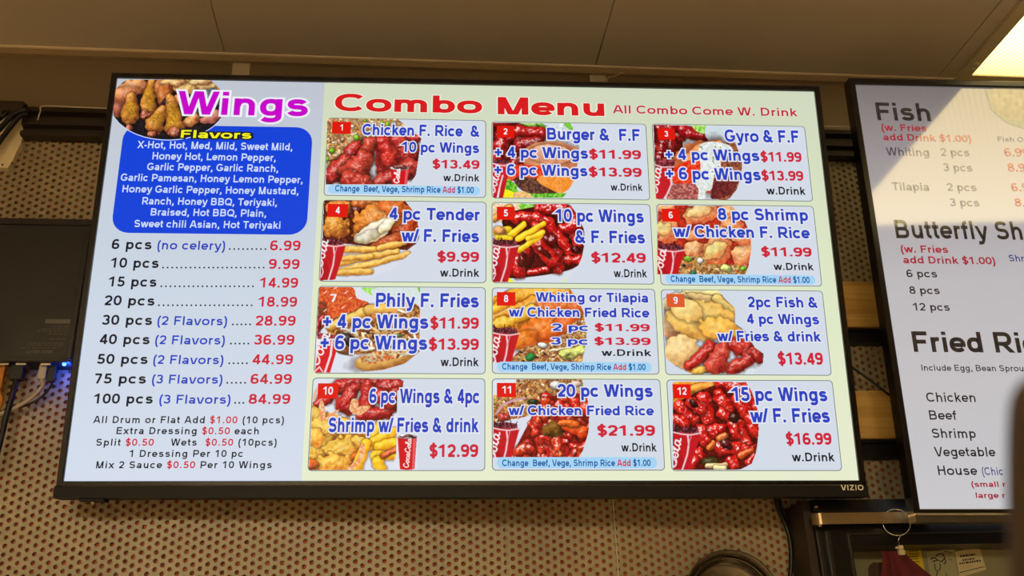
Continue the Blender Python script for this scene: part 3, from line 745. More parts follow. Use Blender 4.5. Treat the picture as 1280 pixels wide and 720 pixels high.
def pic3():
    p = Pic(*C3, [(74, 274), (500, 280), (540, 380), (575, 480), (572, 560), (545, 640), (500, 698), (88, 694)], 13, (214, 222, 230))
    wings_bg(p, 76, 274, 240, 520, 9, 8, (190, 26, 28)); p.cap(240, 310, 34, 350, 340, 40, (170, 16, 22), .8, .9, SAUCE_D)
    p.poly([(290, 275), (330, 320), (372, 320), (374, 275)], (120, 200, 60), (190, 230, 130)); p.poly([(375, 280), (480, 280), (500, 360), (380, 356)], (206, 220, 226), None, .3)
    p.ell(380, 510, 200, 150, 0, (222, 120, 66), .3, .4, (150, 60, 30)); p.ell(400, 480, 165, 110, -10, (238, 150, 90), .3, .4, (190, 90, 50))
    p.poly([(480, 380), (550, 400), (575, 500), (560, 620), (500, 690), (440, 690)], (120, 60, 40), (170, 100, 66)); p.poly([(430, 560), (540, 560), (520, 660), (400, 690)], (96, 30, 34), (130, 50, 44))
    p.poly([(190, 520), (330, 470), (320, 600), (200, 620)], (222, 40, 20), (236, 80, 40)); p.poly([(150, 690), (190, 610), (330, 620), (330, 700)], (150, 70, 66), (196, 120, 110), 1.6)
    p.poly([(330, 400), (400, 370), (500, 390), (520, 430), (460, 460), (450, 540), (420, 560), (400, 640), (370, 650), (365, 700), (325, 700), (330, 640), (310, 600), (340, 520)], (214, 222, 216), (238, 242, 238), .5)
    for i in range(26): p.small(random.uniform(330, 470), random.uniform(390, 560), 6, 3, random.uniform(0, 3), np.array((90, 120, 60.)))
    p.poly([(84, 520), (175, 512), (170, 620), (130, 694), (86, 694)], (200, 28, 40), None, .3, False); p.poly([(80, 460), (200, 470), (190, 520), (82, 518)], (96, 30, 38), (170, 70, 80), curve=False); p.line([(84, 500), (120, 514), (190, 512)], 7, (236, 190, 196)); p.script(96, 672, -80, 62, 7, 'Cola'); p.line([(168, 540), (176, 610), (140, 694)], 8, (240, 215, 220))
    return p
def pic4():
    p = Pic(*D4, [(106, 56), (648, 58), (690, 110), (732, 200), (745, 300), (700, 400), (560, 520), (400, 575), (90, 592), (80, 592)], 14, (218, 222, 232))
    p.poly([(100, 50), (660, 50), (740, 200), (740, 330), (660, 390), (100, 330)], (120, 44, 24), (80, 20, 16), curve=False)
    p.ell(220, 105, 120, 55, 0, (226, 140, 62), .4, 1.4); p.ell(190, 230, 100, 80, 20, (226, 152, 60), .4, 1.5, (140, 60, 20)); p.ell(330, 120, 50, 50, 0, (96, 20, 14), .6, 1.2)
    p.cap(330, 70, 40, 460, 80, 40, (220, 120, 50), .4, 1.4, (120, 40, 16)); p.ell(650, 240, 95, 110, 60, (214, 84, 36), .5, 1.4, (110, 30, 12)); p.ell(560, 330, 150, 46, -12, (206, 92, 46), .4, 1.3, (110, 36, 16)); p.ell(690, 320, 60, 30, -20, (196, 44, 40), .3, .8)
    p.ell(480, 180, 215, 115, -25, (232, 140, 52), .5, 1.5, (150, 62, 18)); p.ell(580, 110, 120, 60, 10, (222, 112, 46), .4, 1.5, (140, 48, 16))
    p.ell(440, 265, 145, 62, -27, (250, 236, 206), .1, .9, (206, 180, 130)); p.ell(400, 290, 80, 38, -20, (226, 220, 196), .1, 1.2, (180, 165, 120)); p.ell(520, 230, 60, 34, -30, (252, 246, 216), .1, .8, (214, 190, 140))
    for a in ((250, 385, 24, 440, 385, 22), (470, 375, 20, 640, 340, 18), (215, 470, 26, 590, 395, 22), (240, 440, 20, 420, 430, 20), (200, 535, 25, 670, 415, 20), (190, 540, 24, 420, 528, 22)):
        p.cap(*a, (244, 190, 84), .3, .6, (170, 96, 20), .4, .3)
    p.cup_edge(80, 345, .95, 592, (14, 175, 76)); return p
def pic5():
    p = Pic(*E5, [(84, 76), (600, 80), (650, 150), (695, 250), (700, 340), (680, 440), (640, 530), (560, 600), (84, 602)], 15, (216, 222, 234))
    p.poly([(84, 76), (300, 78), (300, 160), (84, 200)], (246, 200, 150), (250, 230, 200)); p.poly([(270, 76), (420, 78), (350, 130), (290, 140)], (120, 200, 60), (170, 225, 110))
    p.cap(90, 180, 26, 200, 110, 26, (248, 170, 60), .3, .5)
    p.poly([(150, 170), (420, 90), (560, 80), (690, 200), (690, 420), (640, 500), (520, 540), (300, 570), (180, 560), (230, 400)], (96, 14, 12), (60, 8, 8))
    R = (214, 26, 22)
    for a in ((230, 170, 40, 400, 180, 46), (400, 110, 40, 560, 110, 44), (600, 120, 40, 650, 300, 46), (560, 250, 40, 640, 220, 44), (390, 170, 44, 480, 260, 50), (440, 190, 40, 600, 400, 42), (380, 230, 36, 420, 330, 42), (650, 330, 40, 650, 440, 34), (560, 460, 34, 660, 450, 34),
              (500, 420, 52, 520, 500, 46), (390, 350, 50, 480, 460, 56), (230, 520, 48, 300, 400, 40), (240, 470, 50, 260, 540, 44), (330, 540, 22, 440, 520, 24)):
        p.cap(*a, R, 1.0, 1.0, (92, 8, 8), 1.1)
    p.ell(480, 330, 40, 60, -40, (110, 12, 14), .9, 1.2); p.ell(280, 450, 30, 50, 20, (90, 10, 12), .8, 1); p.ell(420, 400, 60, 22, 40, (110, 16, 14), .8, 1); p.ell(640, 380, 40, 26, 10, (70, 8, 10), .5, 1)
    for a in ((110, 270, 28, 190, 250, 26), (200, 290, 24, 290, 220, 22), (120, 300, 22, 200, 310, 20), (255, 310, 22, 420, 215, 20), (260, 390, 20, 410, 285, 20), (320, 310, 18, 420, 270, 18)):
        p.cap(*a, (250, 214, 30), .3, .4, (210, 140, 10), .4, .3)
    p.ell(130, 260, 46, 30, 10, (244, 160, 90), .3, .5)
    p.poly([(180, 560), (230, 602), (170, 602)], (250, 240, 40), None, .2, False); p.poly([(600, 560), (560, 604), (530, 604)], (236, 236, 110), None, .2, False)
    p.cup_edge(82, 352, .98, 602, (14, 215, 78)); return p
def pic6():
    p = Pic(*F6, [(64, 88), (560, 92), (640, 180), (684, 280), (690, 380), (670, 500), (650, 552), (60, 552), (60, 300)], 16, (216, 222, 234))
    p.poly([(60, 86), (690, 88), (690, 560), (60, 560)], (214, 60, 36), (190, 40, 26), curve=False)
    O = (238, 160, 100)
    for a in ((130, 110, 70, 50, 20), (350, 150, 120, 66, -10), (550, 140, 70, 60, 30), (560, 220, 90, 50, 0), (130, 265, 85, 72, 20), (300, 290, 70, 40, -10), (470, 290, 110, 55, 10), (310, 390, 80, 56, 0), (460, 400, 100, 95, -20), (630, 420, 72, 80, 20), (620, 320, 60, 40, 0)):
        p.ell(*a, (240, 176, 116) if a[0] % 20 else O, .35, 1.2, (206, 74, 40))
    p.ell(450, 390, 76, 50, -20, (240, 214, 130), .2, 1.3, (222, 130, 70)); p.ell(340, 130, 76, 36, -10, (240, 208, 140), .2, 1.3, (226, 150, 90)); p.ell(110, 250, 52, 40, 0, (236, 206, 130), .2, 1.3, (222, 140, 80))
    rice = [(210, 430), (360, 430), (400, 480), (640, 490), (680, 540), (640, 560), (200, 560)]
    p.poly(rice, (190, 150, 80), (150, 90, 50), curve=False); p.grains(rice, 170, 14, 5, RICE, 5)
    for x, y, r, c in ((270, 450, 26, (150, 200, 60)), (350, 452, 24, (248, 246, 240)), (640, 515, 24, (120, 210, 40)), (520, 510, 40, (224, 224, 130)), (300, 540, 26, (40, 130, 90)), (240, 490, 14, (30, 20, 16))): p.ell(x, y, r, r * .7, 10, c, .2, 1)
    p.cup_edge(72, 380, .95, 622, (14, 205, 78)); return p
def pic7():
    p = Pic(*G7, [(128, 46), (802, 50), (800, 480), (700, 560), (560, 600), (400, 618), (96, 620)], 17, (222, 226, 238))
    p.poly([(130, 44), (340, 46), (380, 120), (460, 160), (350, 240), (120, 300)], (226, 110, 50), (206, 70, 36)); p.poly([(120, 160), (180, 160), (170, 300), (110, 330)], (120, 60, 30), (180, 60, 40))
    for x, y in ((230, 60), (300, 90), (215, 140), (160, 210), (330, 130), (160, 90), (280, 190)): p.line([(x, y), (x + 16, y - 14)], 6, (252, 226, 210))
    p.cap(150, 260, 26, 110, 330, 26, (190, 28, 26), .8, 1, SAUCE_D)
    p.poly([(410, 46), (500, 110), (590, 60), (585, 44)], (130, 210, 60), (180, 235, 120)); p.poly([(480, 60), (770, 60), (780, 140), (560, 150)], (216, 228, 226), None, .3); p.poly([(780, 50), (802, 50), (802, 100)], (120, 200, 60), None, .3, False)
    p.poly([(180, 330), (240, 250), (420, 190), (600, 150), (720, 150), (802, 200), (802, 470), (560, 480), (260, 490)], (206, 140, 70), (120, 66, 34), 1.4)
    p.cap(200, 310, 30, 470, 205, 36, (238, 190, 90), .2, .5, (170, 100, 30)); p.cap(470, 205, 40, 720, 180, 40, (232, 180, 84), .2, .5, (160, 96, 34))
    fill = [(250, 380), (420, 250), (720, 200), (800, 220), (800, 440), (500, 470), (300, 480)]
    p.poly(fill, (130, 72, 38), (200, 150, 90), 1.5); p.grains(fill, 90, 30, 10, [(196, 110, 60), (226, 190, 130), (110, 60, 36), (236, 216, 170), (70, 40, 34), (214, 140, 80), (240, 236, 220)], 8)
    p.ell(330, 400, 70, 40, 30, (44, 32, 40), .3, 1); p.ell(660, 370, 26, 14, 0, (70, 110, 50), .2, .6); p.ell(300, 470, 70, 26, 10, (120, 70, 40), .2, .8)
    p.ell(570, 530, 222, 70, -10, (236, 184, 96), .3, .4, (150, 84, 34)); f2 = [(400, 520), (520, 470), (740, 440), (780, 470), (640, 520), (480, 560)]
    p.poly(f2, (190, 90, 44), (226, 170, 110)); p.grains(f2, 40, 26, 9, [(206, 90, 40), (236, 190, 130), (230, 220, 180), (130, 60, 36)], 9)
    p.poly([(130, 400), (250, 395), (245, 470), (200, 620), (98, 620)], (216, 26, 36), None, .3, False); p.poly([(110, 350), (240, 370), (235, 405), (120, 400)], (90, 28, 36), (170, 60, 70), curve=False); p.line([(110, 400), (250, 396)], 12, (240, 215, 220)); p.line([(215, 410), (205, 500), (165, 620)], 14, (240, 225, 228)); p.script(118, 585, -68, 92, 10, 'Cola'); p.line([(100, 610), (130, 580), (150, 610)], 8, (240, 220, 222))
    return p
def pic8():
    p = Pic(*H8, [(120, 56), (600, 58), (650, 120), (700, 230), (715, 340), (700, 470), (680, 552), (84, 552), (84, 120)], 18, (218, 222, 234))
    p.poly([(84, 130), (120, 100), (240, 60), (600, 58), (690, 200), (640, 330), (240, 440), (84, 330)], (226, 120, 34), (236, 170, 50))
    p.cap(220, 110, 50, 560, 70, 46, (244, 172, 50), .3, .9, (190, 96, 20)); p.cap(100, 250, 44, 420, 150, 56, (242, 160, 50), .3, 1, (206, 90, 26)); p.cap(420, 190, 56, 640, 180, 60, (226, 110, 44), .3, 1, (180, 70, 20)); p.cap(120, 300, 40, 350, 210, 44, (246, 196, 60), .3, 1, (200, 120, 20)); p.cap(90, 200, 30, 160, 150, 40, (248, 200, 60), .2, .8, (214, 130, 30))
    p.ell(430, 330, 215, 95, -18, (236, 120, 38), .3, .9, (180, 66, 20)); p.ell(300, 400, 90, 60, -20, (230, 124, 34), .3, .9, (180, 70, 20)); p.ell(590, 290, 90, 60, 10, (230, 104, 40), .3, .9, (170, 60, 20))
    rice = [(210, 520), (300, 440), (450, 440), (560, 370), (650, 260), (700, 280), (715, 380), (690, 552), (200, 552)]
    p.poly(rice, (196, 150, 90), (150, 84, 50), curve=False); p.grains(rice, 240, 14, 5, RICE + [(222, 214, 120), (214, 206, 110)], 6)
    p.ell(415, 435, 36, 20, 10, (250, 246, 240), .2, .4); p.ell(335, 515, 34, 24, 0, (40, 140, 60), .2, .8); p.cap(560, 490, 34, 680, 470, 30, (222, 226, 120), .1, 1.2); p.cap(460, 470, 8, 600, 450, 8, (246, 226, 180))
    for x, y in ((270, 480), (290, 540), (380, 520), (430, 490)): p.ell(x, y, 13, 8, 30, (60, 30, 24), .2, .6)
    p.cup_edge(84, 350, .98, 620, (14, 225, 78)); return p
def pic9():
    p = Pic(*I9, [(45, 110), (120, 68), (420, 68), (450, 110), (528, 190), (530, 290), (600, 340), (660, 450), (718, 490), (715, 560), (640, 630), (240, 630), (130, 580), (64, 520), (50, 300)], 19, (220, 226, 234))
    p.cap(200, 85, 28, 420, 90, 26, (250, 232, 150), .2, .5, (230, 190, 90)); p.cap(230, 120, 36, 480, 160, 44, (246, 206, 130), .2, .7, (224, 160, 80)); p.cap(400, 120, 30, 500, 210, 36, (246, 214, 120), .2, .7, (226, 160, 70))
    p.ell(130, 150, 90, 60, -20, (238, 226, 160), .2, .8, (222, 190, 130)); p.ell(100, 300, 70, 100, 0, (240, 196, 140), .2, .9, (222, 140, 100))
    p.ell(300, 270, 235, 130, 10, (246, 206, 112), .25, .8, (226, 154, 60)); p.ell(200, 200, 120, 70, 20, (250, 222, 140), .2, .8, (232, 176, 90)); p.ell(430, 330, 150, 76, 15, (246, 190, 84), .2, .8, (220, 140, 50))
    p.ell(180, 480, 130, 110, 20, (244, 208, 140), .2, 1.1, (224, 156, 90)); p.cap(230, 610, 26, 330, 600, 26, (248, 190, 80), .2, .6)
    R = (206, 44, 34)
    p.cap(220, 570, 34, 360, 450, 44, R, .5, .9, (110, 20, 14)); p.cap(520, 430, 50, 600, 470, 60, (200, 46, 36), .5, 1, (110, 20, 14)); p.cap(500, 600, 44, 660, 500, 54, (196, 50, 40), .5, 1.1, (100, 20, 14)); p.cap(660, 490, 46, 690, 530, 34, (186, 50, 44), .5, 1.2, (100, 20, 14)); p.cap(450, 440, 42, 400, 560, 76, (210, 70, 56), .4, 1, (130, 30, 20))
    return p
def pic10():
    p = Pic(*J10, [(120, 46), (300, 42), (692, 46), (690, 100), (650, 130), (650, 415), (786, 412), (778, 655), (640, 655), (560, 656), (56, 656), (80, 240), (90, 60)], 20, (224, 228, 238))
    p.poly([(90, 40), (240, 40), (260, 110), (90, 180)], (222, 226, 234), None, .2, False)
    R = (190, 40, 36)
    for a in ((110, 220, 40, 260, 110, 46), (260, 90, 46, 380, 70, 36), (420, 70, 30, 640, 66, 34), (560, 100, 50, 660, 80, 30), (360, 110, 44, 300, 230, 60), (450, 90, 44, 440, 220, 56), (540, 160, 56, 600, 230, 50), (420, 290, 50, 590, 270, 46), (640, 130, 36, 600, 200, 50)):
        p.cap(*a, R, .6, 1.1, (90, 12, 12))
    p.poly([(60, 240), (150, 260), (380, 330), (440, 400), (460, 520), (330, 660), (40, 660)], (236, 140, 50), (246, 180, 60))
    for a in ((110, 300, 60, 70, 0), (170, 380, 100, 80, 20), (330, 380, 90, 60, 30), (140, 520, 110, 100, 0), (280, 520, 120, 90, -20), (220, 610, 130, 60, 0), (400, 480, 60, 40, 30), (95, 440, 60, 60, 0)):
        p.ell(*a, (246, 196, 80), .3, 1.6, (224, 120, 40))
    for a in ((60, 620, 70, 40, 0), (380, 560, 50, 30, -40)): p.ell(*a, (236, 110, 40), .3, .8)
    for q in ([(140, 330), (125, 230), (150, 190), (170, 290)], [(160, 320), (200, 280), (265, 250), (200, 310)], [(330, 250), (350, 180), (390, 200), (370, 280)], [(370, 270), (400, 230), (470, 230), (400, 290)]): p.poly(q, (240, 196, 150), (232, 150, 90), .6)
    p.poly([(80, 180), (110, 100), (115, 130), (95, 190)], (230, 190, 150), None, .4)
    for a in ((540, 350, 34, 470, 500, 34), (620, 400, 34, 480, 470, 30), (440, 480, 34, 380, 640, 40), (640, 470, 36, 520, 500, 34), (630, 560, 34, 500, 560, 34), (520, 600, 40, 540, 640, 36), (690, 310, 26, 730, 300, 18)):
        p.cap(*a, (252, 200, 40), .25, .6, (226, 136, 16), .3, .35)
    p.cap(640, 520, 20, 560, 560, 26, (226, 100, 40), .3, .7)
    p.poly([(300, 655), (380, 580), (405, 490), (430, 480), (425, 560), (370, 640)], (248, 196, 150), (240, 150, 90), .5)
    p.poly([(650, 300), (790, 300), (790, 660), (600, 660), (640, 560)], (224, 228, 238), None, 0, False)
    return p
def pic11():
    p = Pic(*K11, [(90, 60), (240, 48), (680, 48), (715, 150), (730, 290), (725, 400), (690, 520), (660, 572), (84, 572)], 21, (220, 224, 236))
    p.poly([(84, 60), (240, 46), (240, 80), (84, 160)], (226, 230, 238), None, .2, False)
    rice = [(240, 46), (690, 46), (690, 160), (480, 220), (300, 300), (84, 340), (84, 160), (240, 150)]
    p.poly(rice, (206, 150, 80), (150, 90, 54), curve=False); p.grains(rice, 330, 15, 6, RICE + [(236, 160, 90), (196, 60, 40), (110, 40, 30)], 7)
    p.ell(500, 90, 40, 36, 0, (232, 226, 214), .2, .6); p.ell(540, 110, 30, 26, 0, (226, 120, 60), .3, .6); p.ell(350, 200, 44, 22, 10, (60, 70, 30), .3, .9); p.cap(620, 70, 18, 690, 90, 8, (210, 226, 60)); p.ell(640, 80, 40, 24, 0, (240, 206, 190), .2, .4)
    p.line([(110, 280), (150, 220), (220, 190), (300, 175)], 14, (206, 160, 170)); p.ell(160, 300, 40, 30, 0, (200, 60, 50), .6, 1)
    p.poly([(210, 560), (330, 330), (420, 180), (700, 150), (728, 300), (660, 575), (210, 575)], (156, 30, 20), (120, 16, 12))
    r = np.random.RandomState(4)
    for k in range(105):
        x, y = r.uniform(230, 740), r.uniform(190, 590)
        if x < 430 - (y - 180) * .5: continue
        a, l = r.uniform(0, 6.28), r.uniform(25, 75); q = r.uniform(26, 40)
        p.cap(x, y, q, x + l * math.cos(a), y + l * math.sin(a), q * r.uniform(.6, 1.1), (r.uniform(205, 238), r.uniform(28, 70), r.uniform(18, 34)), 1.0, 1.1, (120, 12, 8), 1.0)
    p.ell(500, 380, 90, 55, 0, (130, 84, 24), .2, 1, sh=0); p.cap(580, 370, 40, 680, 400, 40, (238, 90, 30), .7, 1, (170, 30, 10)); p.cap(540, 340, 26, 640, 350, 30, (240, 110, 30), .5, .8)
    p.cup_edge(82, 370, 1.0, 655, (14, 235, 78)); return p
def pic12():
    p = Pic(*L12, [(110, 70), (130, 64), (600, 66), (640, 130), (675, 240), (686, 380), (675, 520), (640, 612), (560, 655), (112, 655)], 22, (220, 224, 234))
    p.poly([(108, 64), (400, 64), (400, 180), (108, 260)], (246, 150, 50), (250, 190, 70)); p.cap(130, 210, 26, 240, 130, 34, (250, 190, 50), .2, .5); p.cap(250, 110, 30, 400, 90, 34, (248, 160, 60), .2, .5)
    p.poly([(108, 260), (200, 170), (420, 80), (610, 66), (690, 300), (640, 612), (540, 650), (200, 655), (108, 655)], (80, 14, 12), (120, 20, 14))
    for a in ((430, 80, 40, 560, 90, 50), (590, 120, 44, 660, 240, 34), (540, 180, 50, 600, 280, 40), (320, 180, 46, 350, 320, 54), (420, 150, 46, 480, 260, 50), (440, 280, 40, 490, 300, 34), (160, 230, 46, 230, 330, 56), (230, 200, 36, 300, 250, 40), (130, 320, 34, 200, 340, 40), (620, 310, 40, 660, 400, 40), (550, 360, 44, 600, 470, 44),
              (370, 400, 54, 440, 380, 40), (300, 390, 44, 330, 460, 40), (510, 350, 36, 540, 420, 36), (420, 500, 54, 540, 520, 60), (500, 600, 44, 530, 620, 34), (280, 540, 44, 300, 560, 40), (600, 530, 40, 640, 520, 34), (260, 600, 40, 200, 640, 40), (660, 570, 34, 620, 600, 30)):
        p.cap(*a, (218, 32, 24), 1.0, 1.1, (92, 8, 8), 1.1)
    p.ell(250, 210, 40, 20, 30, (60, 14, 12), .4, 1); p.ell(520, 300, 34, 40, 20, (60, 14, 12), .5, 1); p.ell(470, 480, 44, 30, 40, (86, 14, 20), .8, 1); p.ell(360, 600, 60, 40, 0, (60, 50, 20), .3, .8)
    p.cap(360, 500, 26, 380, 470, 18, (240, 110, 40), .6, .7); p.cap(420, 440, 24, 460, 420, 20, (240, 120, 50), .6, .7); p.cap(560, 560, 24, 640, 520, 20, (236, 90, 30), .6, .7); p.cap(340, 630, 18, 460, 620, 20, (246, 210, 150), .2, .5); p.cap(400, 640, 22, 450, 640, 22, (250, 236, 170), .2, .4)
    p.cup_edge(116, 400, 1.0, 655, (14, 245, 78)); return p

BARTXT = [('Change  Beef, Vege, Shrimp Rice ', 0), ('Add', 1), (' $1.00', 0)]
cards = [
 (1, A3, ((90, 232), (980, 252), (64, 672), (978, 688)), (115, 258, 217, 327), pic1,
  [('Chicken F. Rice  &', 283, 942, 333, 343, 62, 0), ('10 pc Wings', 500, 940, 428, 436, 58, 0), ('$13.49', 677, 942, 521, 523, 48, 1), ('w.Drink', 738, 942, 592, 595, 40, 2)], (92, 612, 945, 672), (130, 910, 650, 661, 36), 'chicken fried rice and wings'),
 (2, B3, ((66, 255), (936, 270), (64, 690), (955, 698)), (94, 281, 193, 348), pic2,
  [('Burger &  F.F', 378, 900, 360, 366, 66, 0), ('+ 4 pc Wings', 82, 608, 460, 466, 62, 0), ('$11.99', 614, 906, 467, 468, 50, 1), ('+ 6 pc Wings', 80, 605, 558, 566, 62, 0), ('$13.99', 612, 910, 566, 568, 50, 1), ('w.Drink', 735, 915, 645, 648, 40, 2)], None, None, 'burger'),
 (3, C3, ((70, 268), (930, 283), (85, 696), (970, 706)), (97, 296, 197, 360), pic3,
  [('Gyro & F.F', 478, 895, 370, 378, 68, 0), ('+ 4 pc Wings', 143, 672, 472, 480, 62, 0), ('$11.99', 680, 910, 482, 484, 54, 1), ('+ 6 pc Wings', 147, 680, 582, 588, 66, 0), ('$13.99', 685, 920, 588, 590, 54, 1), ('w.Drink', 712, 932, 667, 670, 44, 2)], None, None, 'gyro'),
 (4, D4, ((100, 48), (1188, 70), (72, 598), (1190, 608)), (133, 80, 265, 169), pic4,
  [('4 pc Tender', 540, 1145, 185, 192, 80, 0), ('w/ F. Fries', 622, 1140, 333, 336, 84, 0), ('$9.99', 862, 1140, 465, 467, 66, 1), ('w.Drink', 880, 1142, 565, 567, 54, 2)], None, None, 'chicken tenders and fries'),
 (5, E5, ((78, 69), (1135, 80), (78, 607), (1162, 618)), (112, 99, 232, 187), pic5,
  [('10 pc Wings', 497, 1092, 198, 206, 84, 0), ('& F. Fries', 635, 1100, 340, 345, 82, 0), ('$12.49', 742, 1106, 471, 472, 64, 1), ('w.Drink', 892, 1114, 568, 572, 54, 2)], None, None, 'glazed wings and fries'),
 (6, F6, ((58, 82), (1104, 92), (80, 622), (1160, 630)), (89, 112, 212, 200), pic6,
  [('8 pc Shrimp', 468, 1068, 188, 193, 78, 0), ('w/ Chicken F. Rice', 170, 1080, 303, 309, 76, 0), ('$11.99', 757, 1092, 430, 431, 60, 1), ('w.Drink', 838, 1105, 521, 523, 48, 2)], (114, 548, 1118, 618), (152, 1078, 600, 608, 42), 'fried shrimp and rice'),
 (7, G7, ((125, 40), (1235, 48), (90, 625), (1240, 628)), None, pic7,
  [('Phily F. Fries', 505, 1192, 181, 183, 92, 0), ('+ 4 pc Wings', 152, 855, 322, 325, 92, 0), ('$11.99', 868, 1192, 325, 325, 74, 1), ('+ 6 pc Wings', 135, 848, 462, 466, 92, 0), ('$13.99', 858, 1192, 466, 466, 74, 1), ('w.Drink', 937, 1192, 575, 576, 58, 2)], None, None, 'steak sandwich'),
 (8, H8, ((78, 50), (1168, 60), (80, 625), (1195, 632)), (112, 81, 236, 173), pic8,
  [('Whiting or Tilapia', 372, 1122, 145, 151, 62, 0), ('w/ Chicken Fried Rice', 192, 1130, 246, 250, 62, 0), ('2 pc', 480, 722, 340, 340, 48, 0), ('$11.99', 765, 1132, 342, 342, 48, 1), ('3 pc', 472, 720, 432, 432, 48, 0), ('$13.99', 762, 1138, 433, 434, 48, 1), ('w.Drink', 810, 1143, 507, 508, 44, 2)], (114, 545, 1145, 616), (148, 1104, 598, 602, 42), 'fried fish and rice'),
 (9, I9, ((32, 62), (1110, 72), (62, 632), (1172, 640)), (68, 93, 192, 183), pic9,
  [('2pc Fish &', 613, 1078, 182, 186, 70, 0), ('4 pc Wings', 605, 1088, 293, 298, 68, 0), ('w/ Fries & drink', 410, 1102, 408, 412, 68, 0), ('$13.49', 815, 1115, 565, 565, 80, 1)], None, None, 'fish and red wings'),
 (10, J10, ((85, 40), (1235, 40), (50, 660), (1235, 660)), (121, 76, 252, 178), pic10,
  [('6 pc Wings & 4pc', 462, 1195, 210, 208, 96, 0), ('Shrimp w/ Fries & drink', 190, 1192, 402, 402, 96, 0), ('$12.99', 862, 1188, 567, 567, 84, 1)], None, None, 'wings and shrimp beside a soda cup'),
 (11, K11, ((78, 42), (1200, 48), (80, 657), (1235, 658)), (112, 73, 240, 168), pic11,
  [('20 pc Wings', 517, 1152, 165, 168, 84, 0), ('w/ Chicken Fried Rice', 190, 1160, 288, 290, 64, 0), ('$21.99', 782, 1168, 425, 426, 70, 1), ('w.Drink', 942, 1178, 530, 531, 56, 2)], (114, 568, 1182, 642), (148, 1138, 627, 629, 44), 'saucy wings and rice'),
 (12, L12, ((68, 48), (1178, 58), (103, 660), (1240, 660)), (108, 82, 235, 177), pic12,
  [('15 pc Wings', 500, 1143, 194, 196, 92, 0), ('w/ F. Fries', 630, 1160, 336, 338, 94, 0), ('$16.99', 868, 1172, 485, 485, 78, 1), ('w.Drink', 907, 1192, 595, 597, 58, 2)], None, None, 'red wings and fries'),
]
INK = {0: BLUE, 1: RED, 2: BLK}
for num, (org, s), (tl, tr, bl, br), bad, pf, lines, bar, bart, what in cards:
    c = [T1.p(org[0] + q[0] / s, org[1] + q[1] / s) for q in (tl, tr, bl, br)]
    x0, x1 = (c[0][0] + c[2][0]) / 2, (c[1][0] + c[3][0]) / 2; z1, z0 = (c[0][1] + c[1][1]) / 2, (c[2][1] + c[3][1]) / 2
    mb = MB(); add_rrect(mb, x0, x1, z0, z1, .006, -.0003, LINE); add_rrect(mb, x0 + .0011, x1 - .0011, z0 + .0011, z1 - .0011, .0052, -.0004, CARD)
    card = mb.build('menu_card', tv1); card['label'] = 'numbered meal card %d picturing %s' % (num, what)
    p = pf()
    if num == 10: p.cup_full(648, 782, 430, 648)
    p.build('food_picture', card, T1.S, -.0006, pic_mat)
    lay = {}
    if bar:
        mb = lay['rice_note'] = MB()
        a, b = T1.p(org[0] + bar[0] / s, org[1] + bar[1] / s), T1.p(org[0] + bar[2] / s, org[1] + bar[3] / s)
        add_rrect(mb, a[0], b[0], b[1], a[1], (a[1] - b[1]) * .45, -.0008, BAR); T(mb, org, s, BARTXT, bart[0], bart[1], bart[2], bart[3], bart[4], {0: DBL, 1: RED}, weight=.19)
    mb = lay['card_number'] = MB()
    if bad:
        a, b = T1.p(org[0] + bad[0] / s, org[1] + bad[1] / s), T1.p(org[0] + bad[2] / s, org[1] + bad[3] / s)
        mb.add([(a[0], -.0008, b[1]), (b[0], -.0008, b[1]), (b[0], -.0008, a[1]), (a[0], -.0008, a[1])], [(0, 1, 2, 3)], BADGE_O if num == 9 else BADGE)
        hh = a[1] - b[1]; ww = b[0] - a[0]; tw = hh * (.30 if num < 10 else .66); cx = (a[0] + b[0]) / 2
        if num == 1: tw *= .75
        lay_text(mb, [(str(num), 0)], (cx - tw / 2, cx + tw / 2, b[1] + hh * .26, hh * .52), {0: WHT}, z=-.0010)
    else: T(mb, org, s, '7', 200, 243, 147, 147, 52, WHT)
    for (t, xl, xr, b0, b1, cap, ci) in lines:
        mb = lay.setdefault(('meal_title', 'price', 'drink_note')[ci], MB())
        T(mb, org, s, t, xl, xr, b0, b1, cap, INK[ci], .10 if ci == 0 else 0, HALO, .215 if ci == 0 else (  .22 if ci == 1 else .19))
    for nm, q in sorted(lay.items()): q.build(nm, card)

# heading of the combo side
mb = MB(); hal = E_('ink_cream', (236, 238, 216))
T(mb, *A3, 'Combo', 128, 957, 197, 212, 96, HRED, .04, hal, .22); T(mb, *B3, 'Menu', 100, 700, 219, 225, 97, HRED, .04, hal, .22)
T(mb, (0, 0), 1, 'All Combo Come W. Drink', 766, 997, 142.2, 145.6, 10.2, HPK, .03, hal, .18)
mb.build('combo_heading', tv1)

